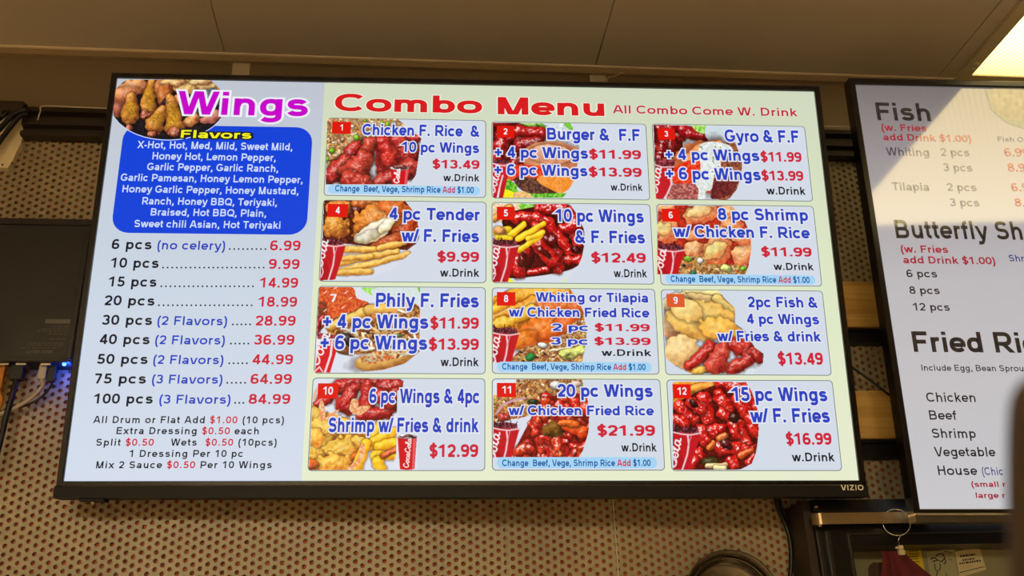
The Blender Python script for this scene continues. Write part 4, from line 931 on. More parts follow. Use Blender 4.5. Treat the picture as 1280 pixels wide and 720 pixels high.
# wings side
W0 = ((60, 80), 3.2727); P0 = ((60, 280), 3.2727); N0 = ((60, 440), 3.2727)
a, b = T1.p(146.8, 158), T1.p(387, 292)
c0 = (T1.p(152, 159)[0] + T1.p(141.7, 291)[0]) / 2; c1 = (T1.p(389.3, 161)[0] + T1.p(385.2, 291)[0]) / 2
mb = MB(); add_rrect(mb, c0, c1, T1.p(270, 292.5)[1], T1.p(270, 157.5)[1], .026, -.0004, PANEL); panel_o = mb.build('flavor_panel', tv1)
mb = MB()
for t, xl, xr, b0, b1 in (('X-Hot, Hot, Med, Mild, Sweet Mild,', 365, 1000, 346, 354), ('Honey Hot, Lemon Pepper,', 427, 932, 391, 399), ('Garlic Pepper, Garlic Ranch,', 405, 942, 435, 443), ('Garlic Pamesan, Honey Lemon Pepper,', 297, 1042, 479, 489),
        ('Honey Garlic Pepper, Honey Mustard,', 304, 1025, 526, 535), ('Ranch, Honey BBQ, Teriyaki,', 385, 937, 575, 582), ('Braised, Hot BBQ, Plain,', 420, 893, 620, 627), ('Sweet chili Asian, Hot Teriyaki', 353, 950, 668, 675)):
    T(mb, *W0, t, xl, xr, b0, b1, 30, LBL, weight=.175)
mb.build('flavor_list', panel_o)
# round dark plate of drumsticks
O_ = ((120, 80), 6.5444)
def ellipse(cx, cy, rx, ry, n=60): return [(cx + rx * math.cos(2 * math.pi * k / n), cy + ry * math.sin(2 * math.pi * k / n)) for k in range(n)]
msk = [(x, max(y, 128)) for x, y in ellipse(590, 330, 472, 292)]
msk = [q for q in msk if q[0] > 135]
p = Pic(*O_, msk, 31, (24, 22, 28), res=1.6)
p.poly(ellipse(590, 320, 450, 268), (18, 16, 22), (34, 30, 34), curve=False)
C1, C2, DK = (224, 140, 74), (222, 170, 44), (110, 46, 24)
p.ell(310, 190, 130, 70, -10, (232, 160, 100), .3, .8, DK); p.ell(200, 330, 80, 110, 10, (196, 110, 90), .3, .8, DK); p.ell(240, 250, 120, 70, -20, (220, 140, 90), .3, .8, DK)
p.ell(560, 190, 90, 80, 0, (224, 140, 80), .3, .9, DK); p.ell(740, 190, 130, 70, 0, (236, 196, 120), .3, 1, (170, 110, 50)); p.ell(930, 190, 110, 60, 10, (232, 190, 120), .3, 1, (170, 110, 50)); p.ell(640, 150, 110, 40, 0, (236, 190, 120), .3, .9, DK); p.ell(860, 150, 100, 34, 0, (240, 206, 140), .3, .9, DK)
p.ell(560, 270, 60, 90, 10, (196, 110, 50), .3, 1, DK); p.ell(580, 320, 50, 50, 0, (40, 34, 40), .3, .8)
p.ell(900, 300, 130, 90, -10, (96, 110, 120), .5, 2.2, (30, 34, 40)); p.ell(930, 430, 100, 60, -10, (226, 150, 130), .3, .5, (130, 60, 50)); p.ell(830, 400, 60, 40, 10, (60, 60, 66), .4, 1.6)
p.cap(800, 440, 44, 760, 480, 44, (228, 160, 90), .3, .9, DK); p.cap(720, 300, 50, 660, 300, 40, (220, 140, 80), .3, .9, DK)
D1, D2 = (212, 138, 58), (84, 36, 16)
for (x0, y0, a, x1, y1, b, kx, ky) in ((450, 150, 34, 430, 340, 72, 400, 412), (285, 270, 44, 280, 420, 74, 268, 530), (600, 280, 36, 645, 500, 86, 640, 552), (545, 370, 34, 480, 490, 74, 470, 572)):
    p.cap(x0, y0, a, x1, y1, b, D1, .35, .9, D2, .9)
    mx, my = x0 * .35 + x1 * .65, y0 * .35 + y1 * .65
    for q_, al in ((1.0, .28), (.8, .3), (.6, .3)): p.poly(ellipse(mx, my, b * .72 * q_, abs(y1 - y0) * .55 * q_, 16), (214, 160, 26), (150, 100, 20), 1.2, True, al)
    p.ell(kx, ky, 48, 36, 0, (196, 108, 76), .5, 1.5, (70, 24, 16)); p.ell(kx - 8, ky + 12, 22, 16, 0, (226, 150, 110), .6, 1, (120, 50, 30))
for i in range(60): p.small(random.choice((280, 430, 500, 620)) + random.uniform(-45, 45), random.uniform(300, 500), 5, 3, random.uniform(0, 3), np.array((60, 50, 30.)))
wp = p.build('wings_picture', tv1, T1.S, -.0006, pic_mat)
mb = MB()
q = [T1.p(120 + x / 6.5444, 80 + y / 6.5444) for x, y in ellipse(590, 330, 474, 294) if y > 425]
q = sorted(q); w_ = .0007
for u, v in zip(q[:-1], q[1:]): mb.add([(u[0], -.0007, u[1] - w_), (v[0], -.0007, v[1] - w_), (v[0], -.0007, v[1] + w_), (u[0], -.0007, u[1] + w_)], [(0, 1, 2, 3)], LBL)
mb.build('plate_rim', wp)
mb = MB()
T(mb, *W0, 'Wings', 525, 1062, 206, 216, 95, MAG, .075, WHT, .2); T(mb, *W0, 'Flavors', 543, 832, 304, 306, 32, YEL, .16, BLK, .2)
mb.build('wings_heading', tv1)
mb = MB()
rows = [('6 pcs', 260, 423, '(no celery)', 447, 724, 735, 899, 9, '6.99', 908, 1032, 103, 110), ('10 pcs', 252, 452, None, 0, 0, 462, 892, 23, '9.99', 902, 1028, 179, 186), ('15 pcs', 243, 443, None, 0, 0, 455, 848, 21, '14.99', 862, 1022, 256, 262),
 ('20 pcs', 230, 435, None, 0, 0, 445, 843, 21, '18.99', 856, 1018, 333, 340), ('30 pcs', 220, 425, '(2 Flavors)', 447, 732, 748, 836, 5, '28.99', 848, 1012, 413, 417), ('40 pcs', 210, 415, '(2 Flavors)', 438, 723, 740, 829, 5, '36.99', 842, 1007, 492, 495),
 ('50 pcs', 200, 407, '(2 Flavors)', 430, 717, 733, 823, 5, '44.99', 835, 1001, 573, 575), ('75 pcs', 190, 400, '(3 Flavors)', 425, 713, 725, 816, 5, '64.99', 828, 996, 653, 655), ('100 pcs', 182, 428, '(3 Flavors)', 455, 746, 758, 808, 3, '84.99', 820, 990, 735, 737)]
for a, x0, x1, b, x2, x3, d0, d1, n, c, x4, x5, b0, b1 in rows:
    T(mb, *P0, a, x0, x1, b0, b0 + (b1 - b0) * .3, 41, BLK, track=.06)
    if b: T(mb, *P0, b, x2, x3, b0 + (b1 - b0) * .3, b0 + (b1 - b0) * .6, 37, BLUE, track=.03, weight=.17)
    mb_b = b0 + (b1 - b0) * .6
    for k in range(n):
        xx = d0 + (d1 - d0) * (k + .5) / n; u = T1.p(60 + xx / 3.2727, 280 + (mb_b - 4) / 3.2727); e = .0012
        mb.add([(u[0] - e, -.0009, u[1] - e), (u[0] + e, -.0009, u[1] - e), (u[0] + e, -.0009, u[1] + e), (u[0] - e, -.0009, u[1] + e)], [(0, 1, 2, 3)], BLK)
    T(mb, *P0, c, x4, x5, b0 + (b1 - b0) * .75, b1, 41, RED, track=.03)
mb.build('price_list', tv1)
mb = MB(); nk = {0: BLK, 1: RED}
for segs, x0, x1, b in (([('All Drum or Flat Add ', 0), ('$1.00', 1), (' (10 pcs)', 0)], 185, 965, 292), ([('Extra Dressing ', 0), ('$0.50', 1), (' each', 0)], 280, 862, 337), ([('Split ', 0), ('$0.50', 1)], 197, 432, 384), ([('Wets  ', 0), ('$0.50', 1), (' (10pcs)', 0)], 502, 935, 384),
        ([('1 Dressing Per 10 pc', 0)], 330, 797, 430), ([('Mix 2 Sauce ', 0), ('$0.50', 1), (' Per 10 Wings', 0)], 197, 915, 476)):
    T(mb, *N0, segs, x0, x1, b, b, 29, nk, weight=.175, track=.1)
mb.build('price_notes', tv1)

# ------------------------------------------------------------------ the fish menu screen
k2 = 1.1
T2 = Panel((-.3636, -.0493, .0019), (1.0647 * k2, -.0055 * k2, 1.3806 * k2))
W2, H2 = .5535 * k2, .31135 * k2
tv2 = empty('menu_screen'); tv2.matrix_world = Matrix(T2.Mw.tolist())
tag(tv2, 'cropped wall screen listing fish, butterfly shrimp and fried rice, with a lamp reflection', 'tv', 'menu screens')
zb0, zb1, zb2 = T2.p(1160, 642.5)[1], T2.p(1160, 645)[1], T2.p(1160, 653.5)[1]
mb = MB(); bars(mb, -W2 - .0095, W2 + .0095, zb0, H2 + .0105, -W2, W2, -H2, H2, -.005, .018, tv_black); mb.build('frame', tv2)
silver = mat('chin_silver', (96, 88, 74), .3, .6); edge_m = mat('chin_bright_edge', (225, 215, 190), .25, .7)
MB().box((-W2 - .0093, -.007, zb2), (W2 + .0093, .016, zb1), silver).build('chin', tv2)
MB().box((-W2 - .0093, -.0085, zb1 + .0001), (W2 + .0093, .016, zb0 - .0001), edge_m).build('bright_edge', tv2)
mb = MB(); mb.bbox((-W2 + .01, .0185, -H2 + .02), (W2 - .01, .036, H2 - .01), body_mat, .012); mb.build('back_housing', tv2)
mb = MB(); mb.box((-.25, .0365, -.12), (.25, .044, .12), body_mat); mb.box((-.05, .044, -.05), (.05, .17, .05), body_mat); mb.build('wall_mount', tv2)
s2 = gradient_screen('display_grey', [(0, (200, 199, 202)), (.5, (184, 182, 186)), (.8, (150, 144, 148)), (1, (112, 107, 107))], .06, 2.35, 'Z', -H2, H2)  # darkening towards the top is viewing-angle falloff painted into the emission
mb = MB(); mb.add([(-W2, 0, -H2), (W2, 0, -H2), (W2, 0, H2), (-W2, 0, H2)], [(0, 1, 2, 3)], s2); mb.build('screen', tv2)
G_ = lambda n, c: screen_mat(n, c, .06, 2.35)
k_, r_, b_ = G_('fish_ink_black', (26, 25, 27)), G_('fish_ink_red', (158, 26, 50)), G_('fish_ink_blue', (44, 52, 120)); dk_ = G_('fish_ink_grey', (70, 66, 84))
Q5, Q6, Q7 = ((1050, 90), 2.88), ((1050, 300), 3.6), ((1090, 470), 3.6)
def U(nm, o, t, xl, xr, bl, br, cap, m, weight=.185):
    mb = MB(); T(mb, *o, t, xl, xr, bl, br, cap, m, weight=weight, panel=T2, z=-.0006); mb.build(nm, tv2)
hd, nt_, it_, pr_ = 'section_heading', 'side_note', 'menu_line', 'price'
U(hd, Q5, 'Fish', 135, 328, 174, 178, 64, k_); U(hd, Q5, 'Butterfly Shrimp', 203, 840, 598, 608, 66, k_); U(hd, Q6, 'Fried Rice', 333, 975, 503, 510, 92, k_, .2)
U(nt_, Q5, '(w. Fries', 150, 313, 212, 214, 24, r_, .19); U(nt_, Q5, 'add Drink $1.00)', 156, 474, 246, 252, 24, r_, .19)
U(nt_, Q5, '(w. Fries', 220, 390, 650, 652, 26, r_, .19); U(nt_, Q5, 'add Drink $1.00)', 228, 560, 688, 694, 26, r_, .19)
for t, xl, xr, b0, b1 in (('Whiting', 168, 322, 300, 304), ('2 pcs', 365, 468, 302, 304), ('3 pcs', 375, 478, 357, 359), ('Tilapia', 190, 322, 426, 428), ('2 pcs', 388, 493, 428, 430), ('3 pcs', 398, 503, 483, 485)): U(it_, Q5, t, xl, xr, b0, b1, 29, dk_, .16)
U(nt_, Q5, 'Fish O', 570, 662, 250, 252, 18, dk_, .14)
for t, x, y in (('6.99', 595, 303), ('8.99', 607, 358), ('6.99', 620, 429), ('8.99', 632, 484)): U(pr_, Q5, t, x, x + 88, y, y + 2, 30, r_, .17)
U(nt_, Q5, 'Shr', 610, 664, 682, 683, 24, b_, .16)
for t, xl, xr, b in (('6 pcs', 301, 438, 168), ('8 pcs', 314, 450, 243), ('12 pcs', 327, 495, 318)): U(it_, Q6, t, xl, xr, b, b + 2, 35, k_, .165)
U(nt_, Q6, 'Include Egg, Bean Sprouts', 368, 862, 589, 592, 28, k_, .155)
for t, xl, xr, b in (('Chicken', 247, 467, 117), ('Beef', 260, 382, 197), ('Shrimp', 273, 468, 279), ('Vegetable', 283, 557, 362), ('House', 299, 475, 446)): U(it_, Q7, t, xl, xr, b, b + 1, 43, k_, .155)
U(it_, Q7, '(Chic', 497, 590, 446, 447, 36, b_, .14); U(nt_, Q7, '(small r', 448, 602, 499, 500, 25, r_, .19); U(nt_, Q7, 'large r', 468, 600, 549, 550, 25, r_, .19)
p = Pic(*Q5, [(520, 62), (700, 50), (760, 120), (690, 215), (600, 185), (545, 140)], 41, (118, 114, 112))
p.poly(ellipse(640, 100, 125, 110), (98, 102, 88), (104, 107, 92), .3, False); p.ell(650, 100, 110, 78, 15, (124, 108, 86), 0, .15, (118, 102, 82), 0, 0); p.build('fish_picture', tv2, T2.S, -.0004, pic_gloss)

# ------------------------------------------------------------------ boards and rails behind the screens
def pine():
    m = bpy.data.materials.new('pine_wood'); m.use_nodes = True; nt = m.node_tree; b = nt.nodes['Principled BSDF']; b.inputs['Roughness'].default_value = .5
    tc = nt.nodes.new('ShaderNodeTexCoord'); mp = nt.nodes.new('ShaderNodeMapping'); mp.inputs['Scale'].default_value = (1.2, 1, 26)
    n = nt.nodes.new('ShaderNodeTexNoise'); n.inputs['Scale'].default_value = 4; n.inputs['Detail'].default_value = 6
    r = nt.nodes.new('ShaderNodeValToRGB'); r.color_ramp.elements[0].position = .35; r.color_ramp.elements[1].position = .6
    r.color_ramp.elements[0].color = (*lin((206, 152, 66)), 1); r.color_ramp.elements[1].color = (*lin((236, 188, 100)), 1)
    nt.links.new(tc.outputs['Object'], mp.inputs[0]); nt.links.new(mp.outputs[0], n.inputs['Vector']); nt.links.new(n.outputs['Fac'], r.inputs['Fac']); nt.links.new(r.outputs[0], b.inputs['Base Color'])
    return m
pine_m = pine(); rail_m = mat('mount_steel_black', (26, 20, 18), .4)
xa, xb = on_wall(985, 400)[0], on_wall(1195, 400)[0]
for ztp, zbp, off, lab in ((352, 408.5, .019, 'pale pine board fixed to the wall between the screens, upper one'), (488, 548, .019, 'pale pine board fixed to the wall between the screens, under the thin cable')):
    zt, zb = on_wall(1080, ztp, off)[2], on_wall(1085, zbp, off)[2]
    mb = MB(); mb.bbox((xa, WALL - off, zb), (xb, WALL - .0004, zt), pine_m, .003)
    tag(mb.build('pine_board'), lab, 'board', 'pine boards on the wall')
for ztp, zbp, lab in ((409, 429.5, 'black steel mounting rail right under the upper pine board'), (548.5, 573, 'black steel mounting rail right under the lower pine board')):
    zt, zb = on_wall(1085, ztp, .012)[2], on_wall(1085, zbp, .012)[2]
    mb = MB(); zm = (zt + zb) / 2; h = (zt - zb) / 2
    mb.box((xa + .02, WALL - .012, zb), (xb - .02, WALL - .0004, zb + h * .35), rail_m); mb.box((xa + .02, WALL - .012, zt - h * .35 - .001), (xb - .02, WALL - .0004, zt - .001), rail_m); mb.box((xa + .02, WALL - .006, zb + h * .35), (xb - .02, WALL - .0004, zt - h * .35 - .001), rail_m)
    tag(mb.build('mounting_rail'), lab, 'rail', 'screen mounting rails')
cab = mat('cable_black', (16, 13, 12), .45)
def W3(*q): return [tuple(on_wall(*a)) for a in q]
tag(MB().tube(catmull(W3((1040, 444, .03), (1064, 458, .034), (1090, 477, .036), (1118, 498, .036), (1150, 518, .034))), .0021, cab, 8).build('cable'), 'thin black cable slanting down between the two menu screens', 'cable', 'loose cables')
tag(MB().tube(catmull(W3((966, 600, .012), (972, 634, .012), (982, 656, .012), (988, 680, .012), (989, 705, .012), (986, 740, .012))), .0034, cab, 8).build('cable'), 'thicker black cable hanging below the combo screen, beside the dark cabinet', 'cable', 'loose cables')
tag(MB().tube(catmull(W3((972, 600, .006), (976, 630, .006), (986, 655, .004), (994, 690, .004), (995, 740, .004))), .0026, cab, 8).build('cable'), 'slimmer black cable hanging below the combo screen, nearest the dark cabinet', 'cable', 'loose cables')

# white wire along the top of the rail, and the small curled wire and tab above the combo screen
wire = mat('wire_white', (205, 195, 170), .5)
tag(MB().tube(catmull(W3((47, 150, .034), (50.5, 139, .034), (54, 132.5, .034), (90, 133.5, .032), (128, 135, .032), (160, 136, .032), (600, 147, .032), (1050, 158.3, .032), (1100, 159.6, .032)), 6), .0011, wire, 8).build('wire'), 'thin white wire bent down at its end over the dark rail', 'wire', 'bits of white wire')
tag(MB().tube(catmull(W3((759, 103, .01), (760, 97, .012), (768, 95.5, .014), (776, 91.5, .014), (781, 92.5, .012)), 6), .0009, wire, 8).build('wire'), 'short curled wire end sticking up behind the combo menu heading', 'wire', 'bits of white wire')
def wall_tab(x0, x1, y0, y1, lab):
    a, b = on_wall(x0, y0, .002), on_wall(x1, y1, .002); mb = MB(); mb.bbox((a[0], WALL - .003, b[2]), (b[0], WALL - .0003, a[2]), mat('tab_paint', (210, 200, 176), .5), .001)
    tag(mb.build('cover_strip'), lab, 'cover strip', 'cover strips over the screen')
wall_tab(291, 311, 79, 100, 'small pale cover strip on the painted wall above the Wings heading')
wall_tab(737, 759, 94, 116, 'small pale cover strip on the painted wall beside the curled wire')

# cream plate with cables over it
cream = mat('plate_cream', (240, 226, 184), .5, noise=.12, nscale=14)
xr_, zt_, zb_ = on_wall(29, 160, .012)[0], on_wall(12, 134, .012)[2], on_wall(12, 210, .012)[2]
mb = MB(); y0 = WALL - .012; y1 = WALL - .0004
edge = [(-.95, zb_), (xr_ - .012, zb_), (xr_ - .010, zb_ + .004), (xr_ - .006, zb_ + .016), (xr_ - .004, zb_ + .028), (xr_ + .001, zb_ + .045), (xr_ + .001, zt_), (-.95, zt_)]
n = len(edge); mb.add([(x, y0, z) for x, z in edge] + [(x, y1, z) for x, z in edge], [tuple(range(n))] + [(i, n + i, n + (i + 1) % n, (i + 1) % n) for i in range(n)] + [tuple(range(n, 2 * n))[::-1]], cream)
pl = mb.build('wall_plate'); tag(pl, 'cream wall plate with ragged edge under the bundle of black cables', 'wall plate')
hole_m = mat('screw_hole', (60, 40, 24), .8)
for px, py in ((3, 206), (15, 204)):
    c = on_wall(px, py, .0122); MB().lathe([(0, 0), (.0017, 0), (.0017, .0002)], c, (0, -1, 0), hole_m, 12).build('screw_hole', pl)
for i, (a, lab) in enumerate(((((34, 142, .03), (24, 146, .032), (12, 160, .03), (0, 176, .03), (-14, 196, .03)), 'lowest black cable arching across the cream plate'),
        (((34, 137, .036), (20, 141, .036), (8, 152, .036), (-2, 163, .036), (-16, 178, .036)), 'middle black cable arching across the cream plate'),
        (((34, 133, .03), (16, 136, .03), (2, 146, .03), (-14, 158, .03)), 'topmost black cable arching across the cream plate'))):
    tag(MB().tube(catmull(W3(*a), 6), .0042, cab, 10).build('cable'), lab, 'cable', 'cables over the cream plate')
# black junction channel those cables come out of
a, b = on_wall(-40, 124, .036), on_wall(33, 134, .036)
mb = MB(); mb.bbox((a[0], WALL - .04, on_wall(16, 139, .036)[2]), (on_wall(31, 130, .036)[0], WALL - .027, on_wall(16, 127.5, .036)[2]), rail, .002); tag(mb.build('cable_duct'), 'black cable duct running above the cream wall plate', 'cable duct')

# ------------------------------------------------------------------ receiver box with its leads
box_m = mat('receiver_black', (30, 27, 23), .5, noise=.08, nscale=8); lip_m = mat('receiver_lip', (34, 27, 27), .35); lab_m = mat('receiver_label', (33, 30, 27), .45); prn = mat('label_print', (104, 100, 92), .6)
OFF = .040
bx1 = (on_wall(114.5, 285, OFF)[0] + on_wall(91, 450, OFF)[0]) / 2 - .002; bz1 = on_wall(60, 276, OFF)[2]; bz0 = on_wall(50, 452, OFF)[2]
rb = empty('receiver_box', ((bx1 - .17), WALL, bz0)); tag(rb, 'flat black receiver box hung upside down beside the wings price list', 'receiver box')
bw = .17; BX0 = -bw
mb = MB(); mb.bbox((-bw, -OFF, 0), (bw, -.0005, bz1 - bz0), box_m, .004); mb.build('housing', rb)
mb = MB(); h = bz1 - bz0; mb.bbox((-bw - .001, -OFF - .004, h - .008), (bw + .001, -.002, h + .002), lip_m, .002); mb.build('lip', rb)
mb = MB(); mb.bbox((bw - .0055, -OFF - .003, .003), (bw + .001, -.004, h - .009), lip_m, .0015); mb.build('side_trim', rb)
def RL(px, py): q = on_wall(px, py, OFF + .0006); return (q[0] - rb.location.x, q[2] - rb.location.z)
a, b = RL(23, 395), RL(90, 446)
mb = MB(); mb.box((a[0], -OFF - .0005, b[1]), (b[0], -OFF + .0005, a[1]), lab_m); lb = mb.build('label_sticker', rb)
mb = MB()
def upside(mb, t, x0, x1, y, hpx, m, wt=.15):
    """lettering turned upside down, as the box hangs"""
    q0, q1 = RL(x0, y), RL(x1, y + .3); capz = RL(x0, y)[1] - RL(x0, y + hpx)[1]; tmp = MB()
    lay_text(tmp, [(t, 0)], (q0[0], q1[0], q0[1], capz), {0: m}, weight=wt, z=-OFF - .0008)
    cx = (q0[0] + q1[0]) / 2; mb.add([(2 * cx - v[0], v[1], 2 * q0[1] - v[2]) for v in tmp.v], tmp.f, m)
upside(mb, 'NEED HELP?', 33, 66, 437.5, 4, prn, .2)
a, b = RL(57, 399), RL(87.5, 404.5); mb.add([(a[0], -OFF - .0008, b[1]), (b[0], -OFF - .0008, b[1]), (b[0], -OFF - .0008, a[1]), (a[0], -OFF - .0008, a[1])], [(0, 1, 2, 3)], prn)
for x0, x1, y in ((66, 86, 407.7), (52, 85, 411), (47, 86, 413.8), (60, 84, 417), (61, 82, 423.5), (36, 80, 428.5), (33, 80, 431), (26, 74, 434.3)):
    a, b = RL(x0, y), RL(x1, y + .9)
    xx = a[0]; rr = random.Random(x0 * y)
    while xx < b[0]:
        l = rr.uniform(.003, .009); mb.add([(xx, -OFF - .0008, b[1]), (min(xx + l, b[0]), -OFF - .0008, b[1]), (min(xx + l, b[0]), -OFF - .0008, a[1]), (xx, -OFF - .0008, a[1])], [(0, 1, 2, 3)], prn); xx += l + .0018
mb.build('print', lb)
steel = mat('port_steel', (190, 180, 160), .3, 1)
for px in (24, 2, 55):
    q = RL(px, 453); MB().box((q[0] - .007, -OFF + .006, -.003), (q[0] + .007, -.012, .0005), steel).build('port', rb)
q = RL(78, 453)
led_m = screen_mat('led_blue', (90, 170, 255), strength=4)
MB().lathe([(0, -.0035), (.0022, -.0025), (.003, 0), (.0025, .001)], (q[0], -OFF + .008, -.0005), (0, 0, 1), led_m, 14).build('status_light', rb)
L = bpy.data.lights.new('status_glow', 'POINT'); L.color = (.01, .07, 1); L.energy = .11; L.shadow_soft_size = .003
lo = bpy.data.objects.new('status_glow', L); lo.location = (q[0] + .005, -OFF + .014, -.008); lo.parent = rb; col.objects.link(lo)
blackplug = mat('plug_black', (18, 16, 15), .5); eth = mat('plug_clear', (190, 180, 150), .3); lead_w = mat('lead_grey', (185, 170, 150), .5); yel = mat('plug_yellow', (190, 120, 10), .45)
def lead(plug_px, pr, plug_len, path, r, pm_, lm, lab, name='lead'):
    t = empty(name, tuple(on_wall(plug_px, 455, .022))); tag(t, lab, 'cable', 'leads plugged into the receiver box'); o = np.array(t.location)
    x, y, z = 0, 0, 0; mb = MB(); mb.bbox((-pr, -pr * .7, -plug_len), (pr, pr * .7, -.001), pm_, pr * .4); mb.build('plug', t)
    P = [(0, 0, -plug_len)] + [tuple(np.array(on_wall(*a)) - o) for a in path]
    MB().tube(catmull(P, 6), r, lm, 10).build('cord', t)
lead(24, .0095, .026, ((16, 492, .026), (8, 520, .026), (2, 545, .026), (-8, 585, .026)), .0042, blackplug, cab, 'thick black lead with a wide plug under the receiver box')
lead(55.5, .0055, .024, ((53, 483, .022), (38, 498, .021), (18, 510, .021), (2, 517, .021), (-18, 522, .021)), .0032, eth, lead_w, 'pale grey network lead with a clear plug under the receiver box')
lead(67, .0055, .028, ((64, 482, .02), (52, 496, .015), (34, 506, .015), (10, 513, .014), (-18, 517, .014)), .0018, blackplug, cab, 'thin black lead curving out beside the blue light')
lead(3, .006, .040, ((2, 500, .02), (-6, 520, .02), (-18, 540, .02)), .0034, yel, yel, 'yellow plugged lead cut off at the photo edge')

# ------------------------------------------------------------------ round steel pan hung on the wall
pan_m = mat('pan_steel', (120, 112, 96), .16, .9, noise=.05); pc = on_wall(916, 752, .03); pr = on_wall(977, 752, .03)[0] - pc[0]
t = empty('steel_pan', (pc[0], WALL, pc[2])); tag(t, 'round dark steel pan hanging on the perforated wall, only its top in view', 'pan')
MB().lathe([(0, .006), (pr * .70, .006), (pr * .80, .011), (pr * .84, .024), (pr * .86, .026), (pr * .88, .022), (pr * .9, .002), (0, .0015)], (0, 0, 0), (0, -1, 0), pan_m, 72).build('dish', t)
MB().lathe([(pr * .885, .020), (pr * .90, .028), (pr * .97, .033), (pr, .034), (pr * 1.005, .031), (pr * .97, .028), (pr * .905, .018), (pr * .885, .020)], (0, 0, 0), (0, -1, 0), pan_m, 72).build('rim', t)

# ------------------------------------------------------------------ dark cabinet at the lower corner
ca = mat('cabinet_black', (12, 10, 9), .3); cb = mat('cabinet_edge', (46, 41, 36), .3, .3); olive = mat('cabinet_board', (128, 124, 92), .7, noise=.06, nscale=12)
CO = .08
def CX(px, py, o=CO): return on_wall(px, py, o)
cz1 = CX(1100, 624)[2]; cz0 = CX(1100, 790)[2]; cx0 = (CX(1016, 630)[0] + CX(1029, 720)[0]) / 2; cx1 = CX(1420, 700)[0]
cabt = empty('cabinet', (cx0, WALL, cz0)); tag(cabt, 'dark cabinet with pale inner board and metal rail under the fish screen', 'cabinet')
def cl(px, py, o=CO): q = CX(px, py, o); return (q[0] - cx0, q[2] - cz0)
wd, ht = cx1 - cx0, cz1 - cz0
a = cl(1066, 684, CO - .012); iz = a[1]; ix = cl(1062, 690)[0]
mb = MB(); mb.box((0, -CO, 0), (ix, -.0005, ht), ca); mb.box((ix, -CO, iz), (wd, -.0005, ht), ca); mb.box((ix, -.02, 0), (wd, -.0005, iz), ca); mb.build('carcass', cabt)
for x in (1022.5, 1034):
    q0 = cl(x, 662, CO + .003); mb = MB(); mb.bbox((q0[0] - .003, -CO - .004, 0), (q0[0] + .003, -CO + .0005, ht - .045), cb, .001); mb.build('side_rib', cabt)
mb = MB(); mb.box((-.012, -CO + .01, 0), (-.0005, -.001, ht + .001), mat('cabinet_side', (52, 38, 28), .5)); mb.build('side_panel', cabt)
mb = MB(); q0 = cl(1060, 667); mb.bbox((q0[0] - .0015, -CO - .003, 0), (q0[0] + .0015, -CO + .0005, q0[1]), cb, .0006); mb.bbox((q0[0] + .0016, -CO - .003, q0[1] - .0022), (wd, -CO + .0005, q0[1]), mat('cabinet_trim', (40, 35, 30), .4), .0006); mb.build('inner_trim', cabt)
MB().box((ix + .0005, -.026, 0), (wd, -.0205, iz - .0005), olive).build('inner_board', cabt)
# flat metal rail, its end bent back to the cabinet
strap_m = mat('rail_steel', (150, 128, 92), .28, .55); RO = .100
zt0, zb0_ = CX(1090, 640.5, RO)[2], CX(1090, 654.5, RO)[2]; x_l = CX(1019, 645, RO)[0]; x_r = CX(1175, 645, RO)[0]
path = [(x_l + .006, WALL - CO + .002), (x_l + .001, WALL - CO - .004), (x_l, WALL - CO - .009)] + [(x_l + .012 * (1 - math.cos(t)) + .0, WALL - CO - .009 - .011 * math.sin(t)) for t in np.linspace(.2, math.pi / 2, 6)] + [(x_r, WALL - RO)]
mb = MB(); v = []; f = []; th = .0022; n = len(path)
for i, (x, y) in enumerate(path):
    d = np.array(path[min(i + 1, n - 1)]) - np.array(path[max(i - 1, 0)]); d = d / np.linalg.norm(d); nn = np.array([-d[1], d[0]]) * th / 2
    zt_i = zt0 + .002 * max(0, 1 - i / 6)
    v += [(x + nn[0], y + nn[1], zb0_), (x - nn[0], y - nn[1], zb0_), (x - nn[0], y - nn[1], zt_i), (x + nn[0], y + nn[1], zt_i)]
for i in range(n - 1):
    for k in range(4): f.append((i * 4 + k, i * 4 + (k + 1) % 4, i * 4 + 4 + (k + 1) % 4, i * 4 + 4 + k))
f += [(0, 1, 2, 3), (4 * n - 1, 4 * n - 2, 4 * n - 3, 4 * n - 4)]
mb.add([(p_[0] - cx0, p_[1] - WALL, p_[2] - cz0) for p_ in v], f, strap_m, False); mb.build('metal_rail', cabt)
for px, py in ((1021, 633), (1025.5, 656)):
    q = cl(px, py, CO + .003); MB().lathe([(0, .004), (.0025, .0035), (.0035, .001), (.0035, -.002)], (q[0], -CO, q[1]), (0, -1, 0), steel, 12).build('screw', cabt)

# key ring over the rail with a clip and a red cloth bag
ring_m = mat('ring_steel', (150, 145, 130), .25, .9); rc = CX(1120.5, 653, RO); rr = CX(1136, 653, RO)[0] - rc[0]
kt = empty('key_ring', tuple(rc)); tag(kt, 'steel key ring hooked over the metal rail', 'key ring')
yaw = math.radians(24)
MB().tube([(rr * math.cos(a) * math.cos(yaw), -rr * math.cos(a) * math.sin(yaw), rr * math.sin(a)) for a in np.linspace(0, 2 * math.pi, 49)[:-1]], .0009, ring_m, 8, True).build('ring', kt)
ce = CX(1124, 682, RO + .002) - rc
MB().tube([(rr * .1, -.001, -rr), (ce[0] - .0005, ce[1], ce[2] * .8), tuple(ce)], .0009, ring_m, 8).build('wire_link', kt)
clip = mat('clip_white', (205, 190, 150), .45)
c0 = CX(1125.5, 687, RO + .004)
ct = empty('bag_clip', tuple(c0)); tag(ct, 'small off-white clip gripping the red cloth bag below the key ring', 'clip')
mb = MB(); mb.bbox((-.0045, -.004, -.0075), (.0045, .002, -.0005), clip, .0012); mb.build('jaw', ct)
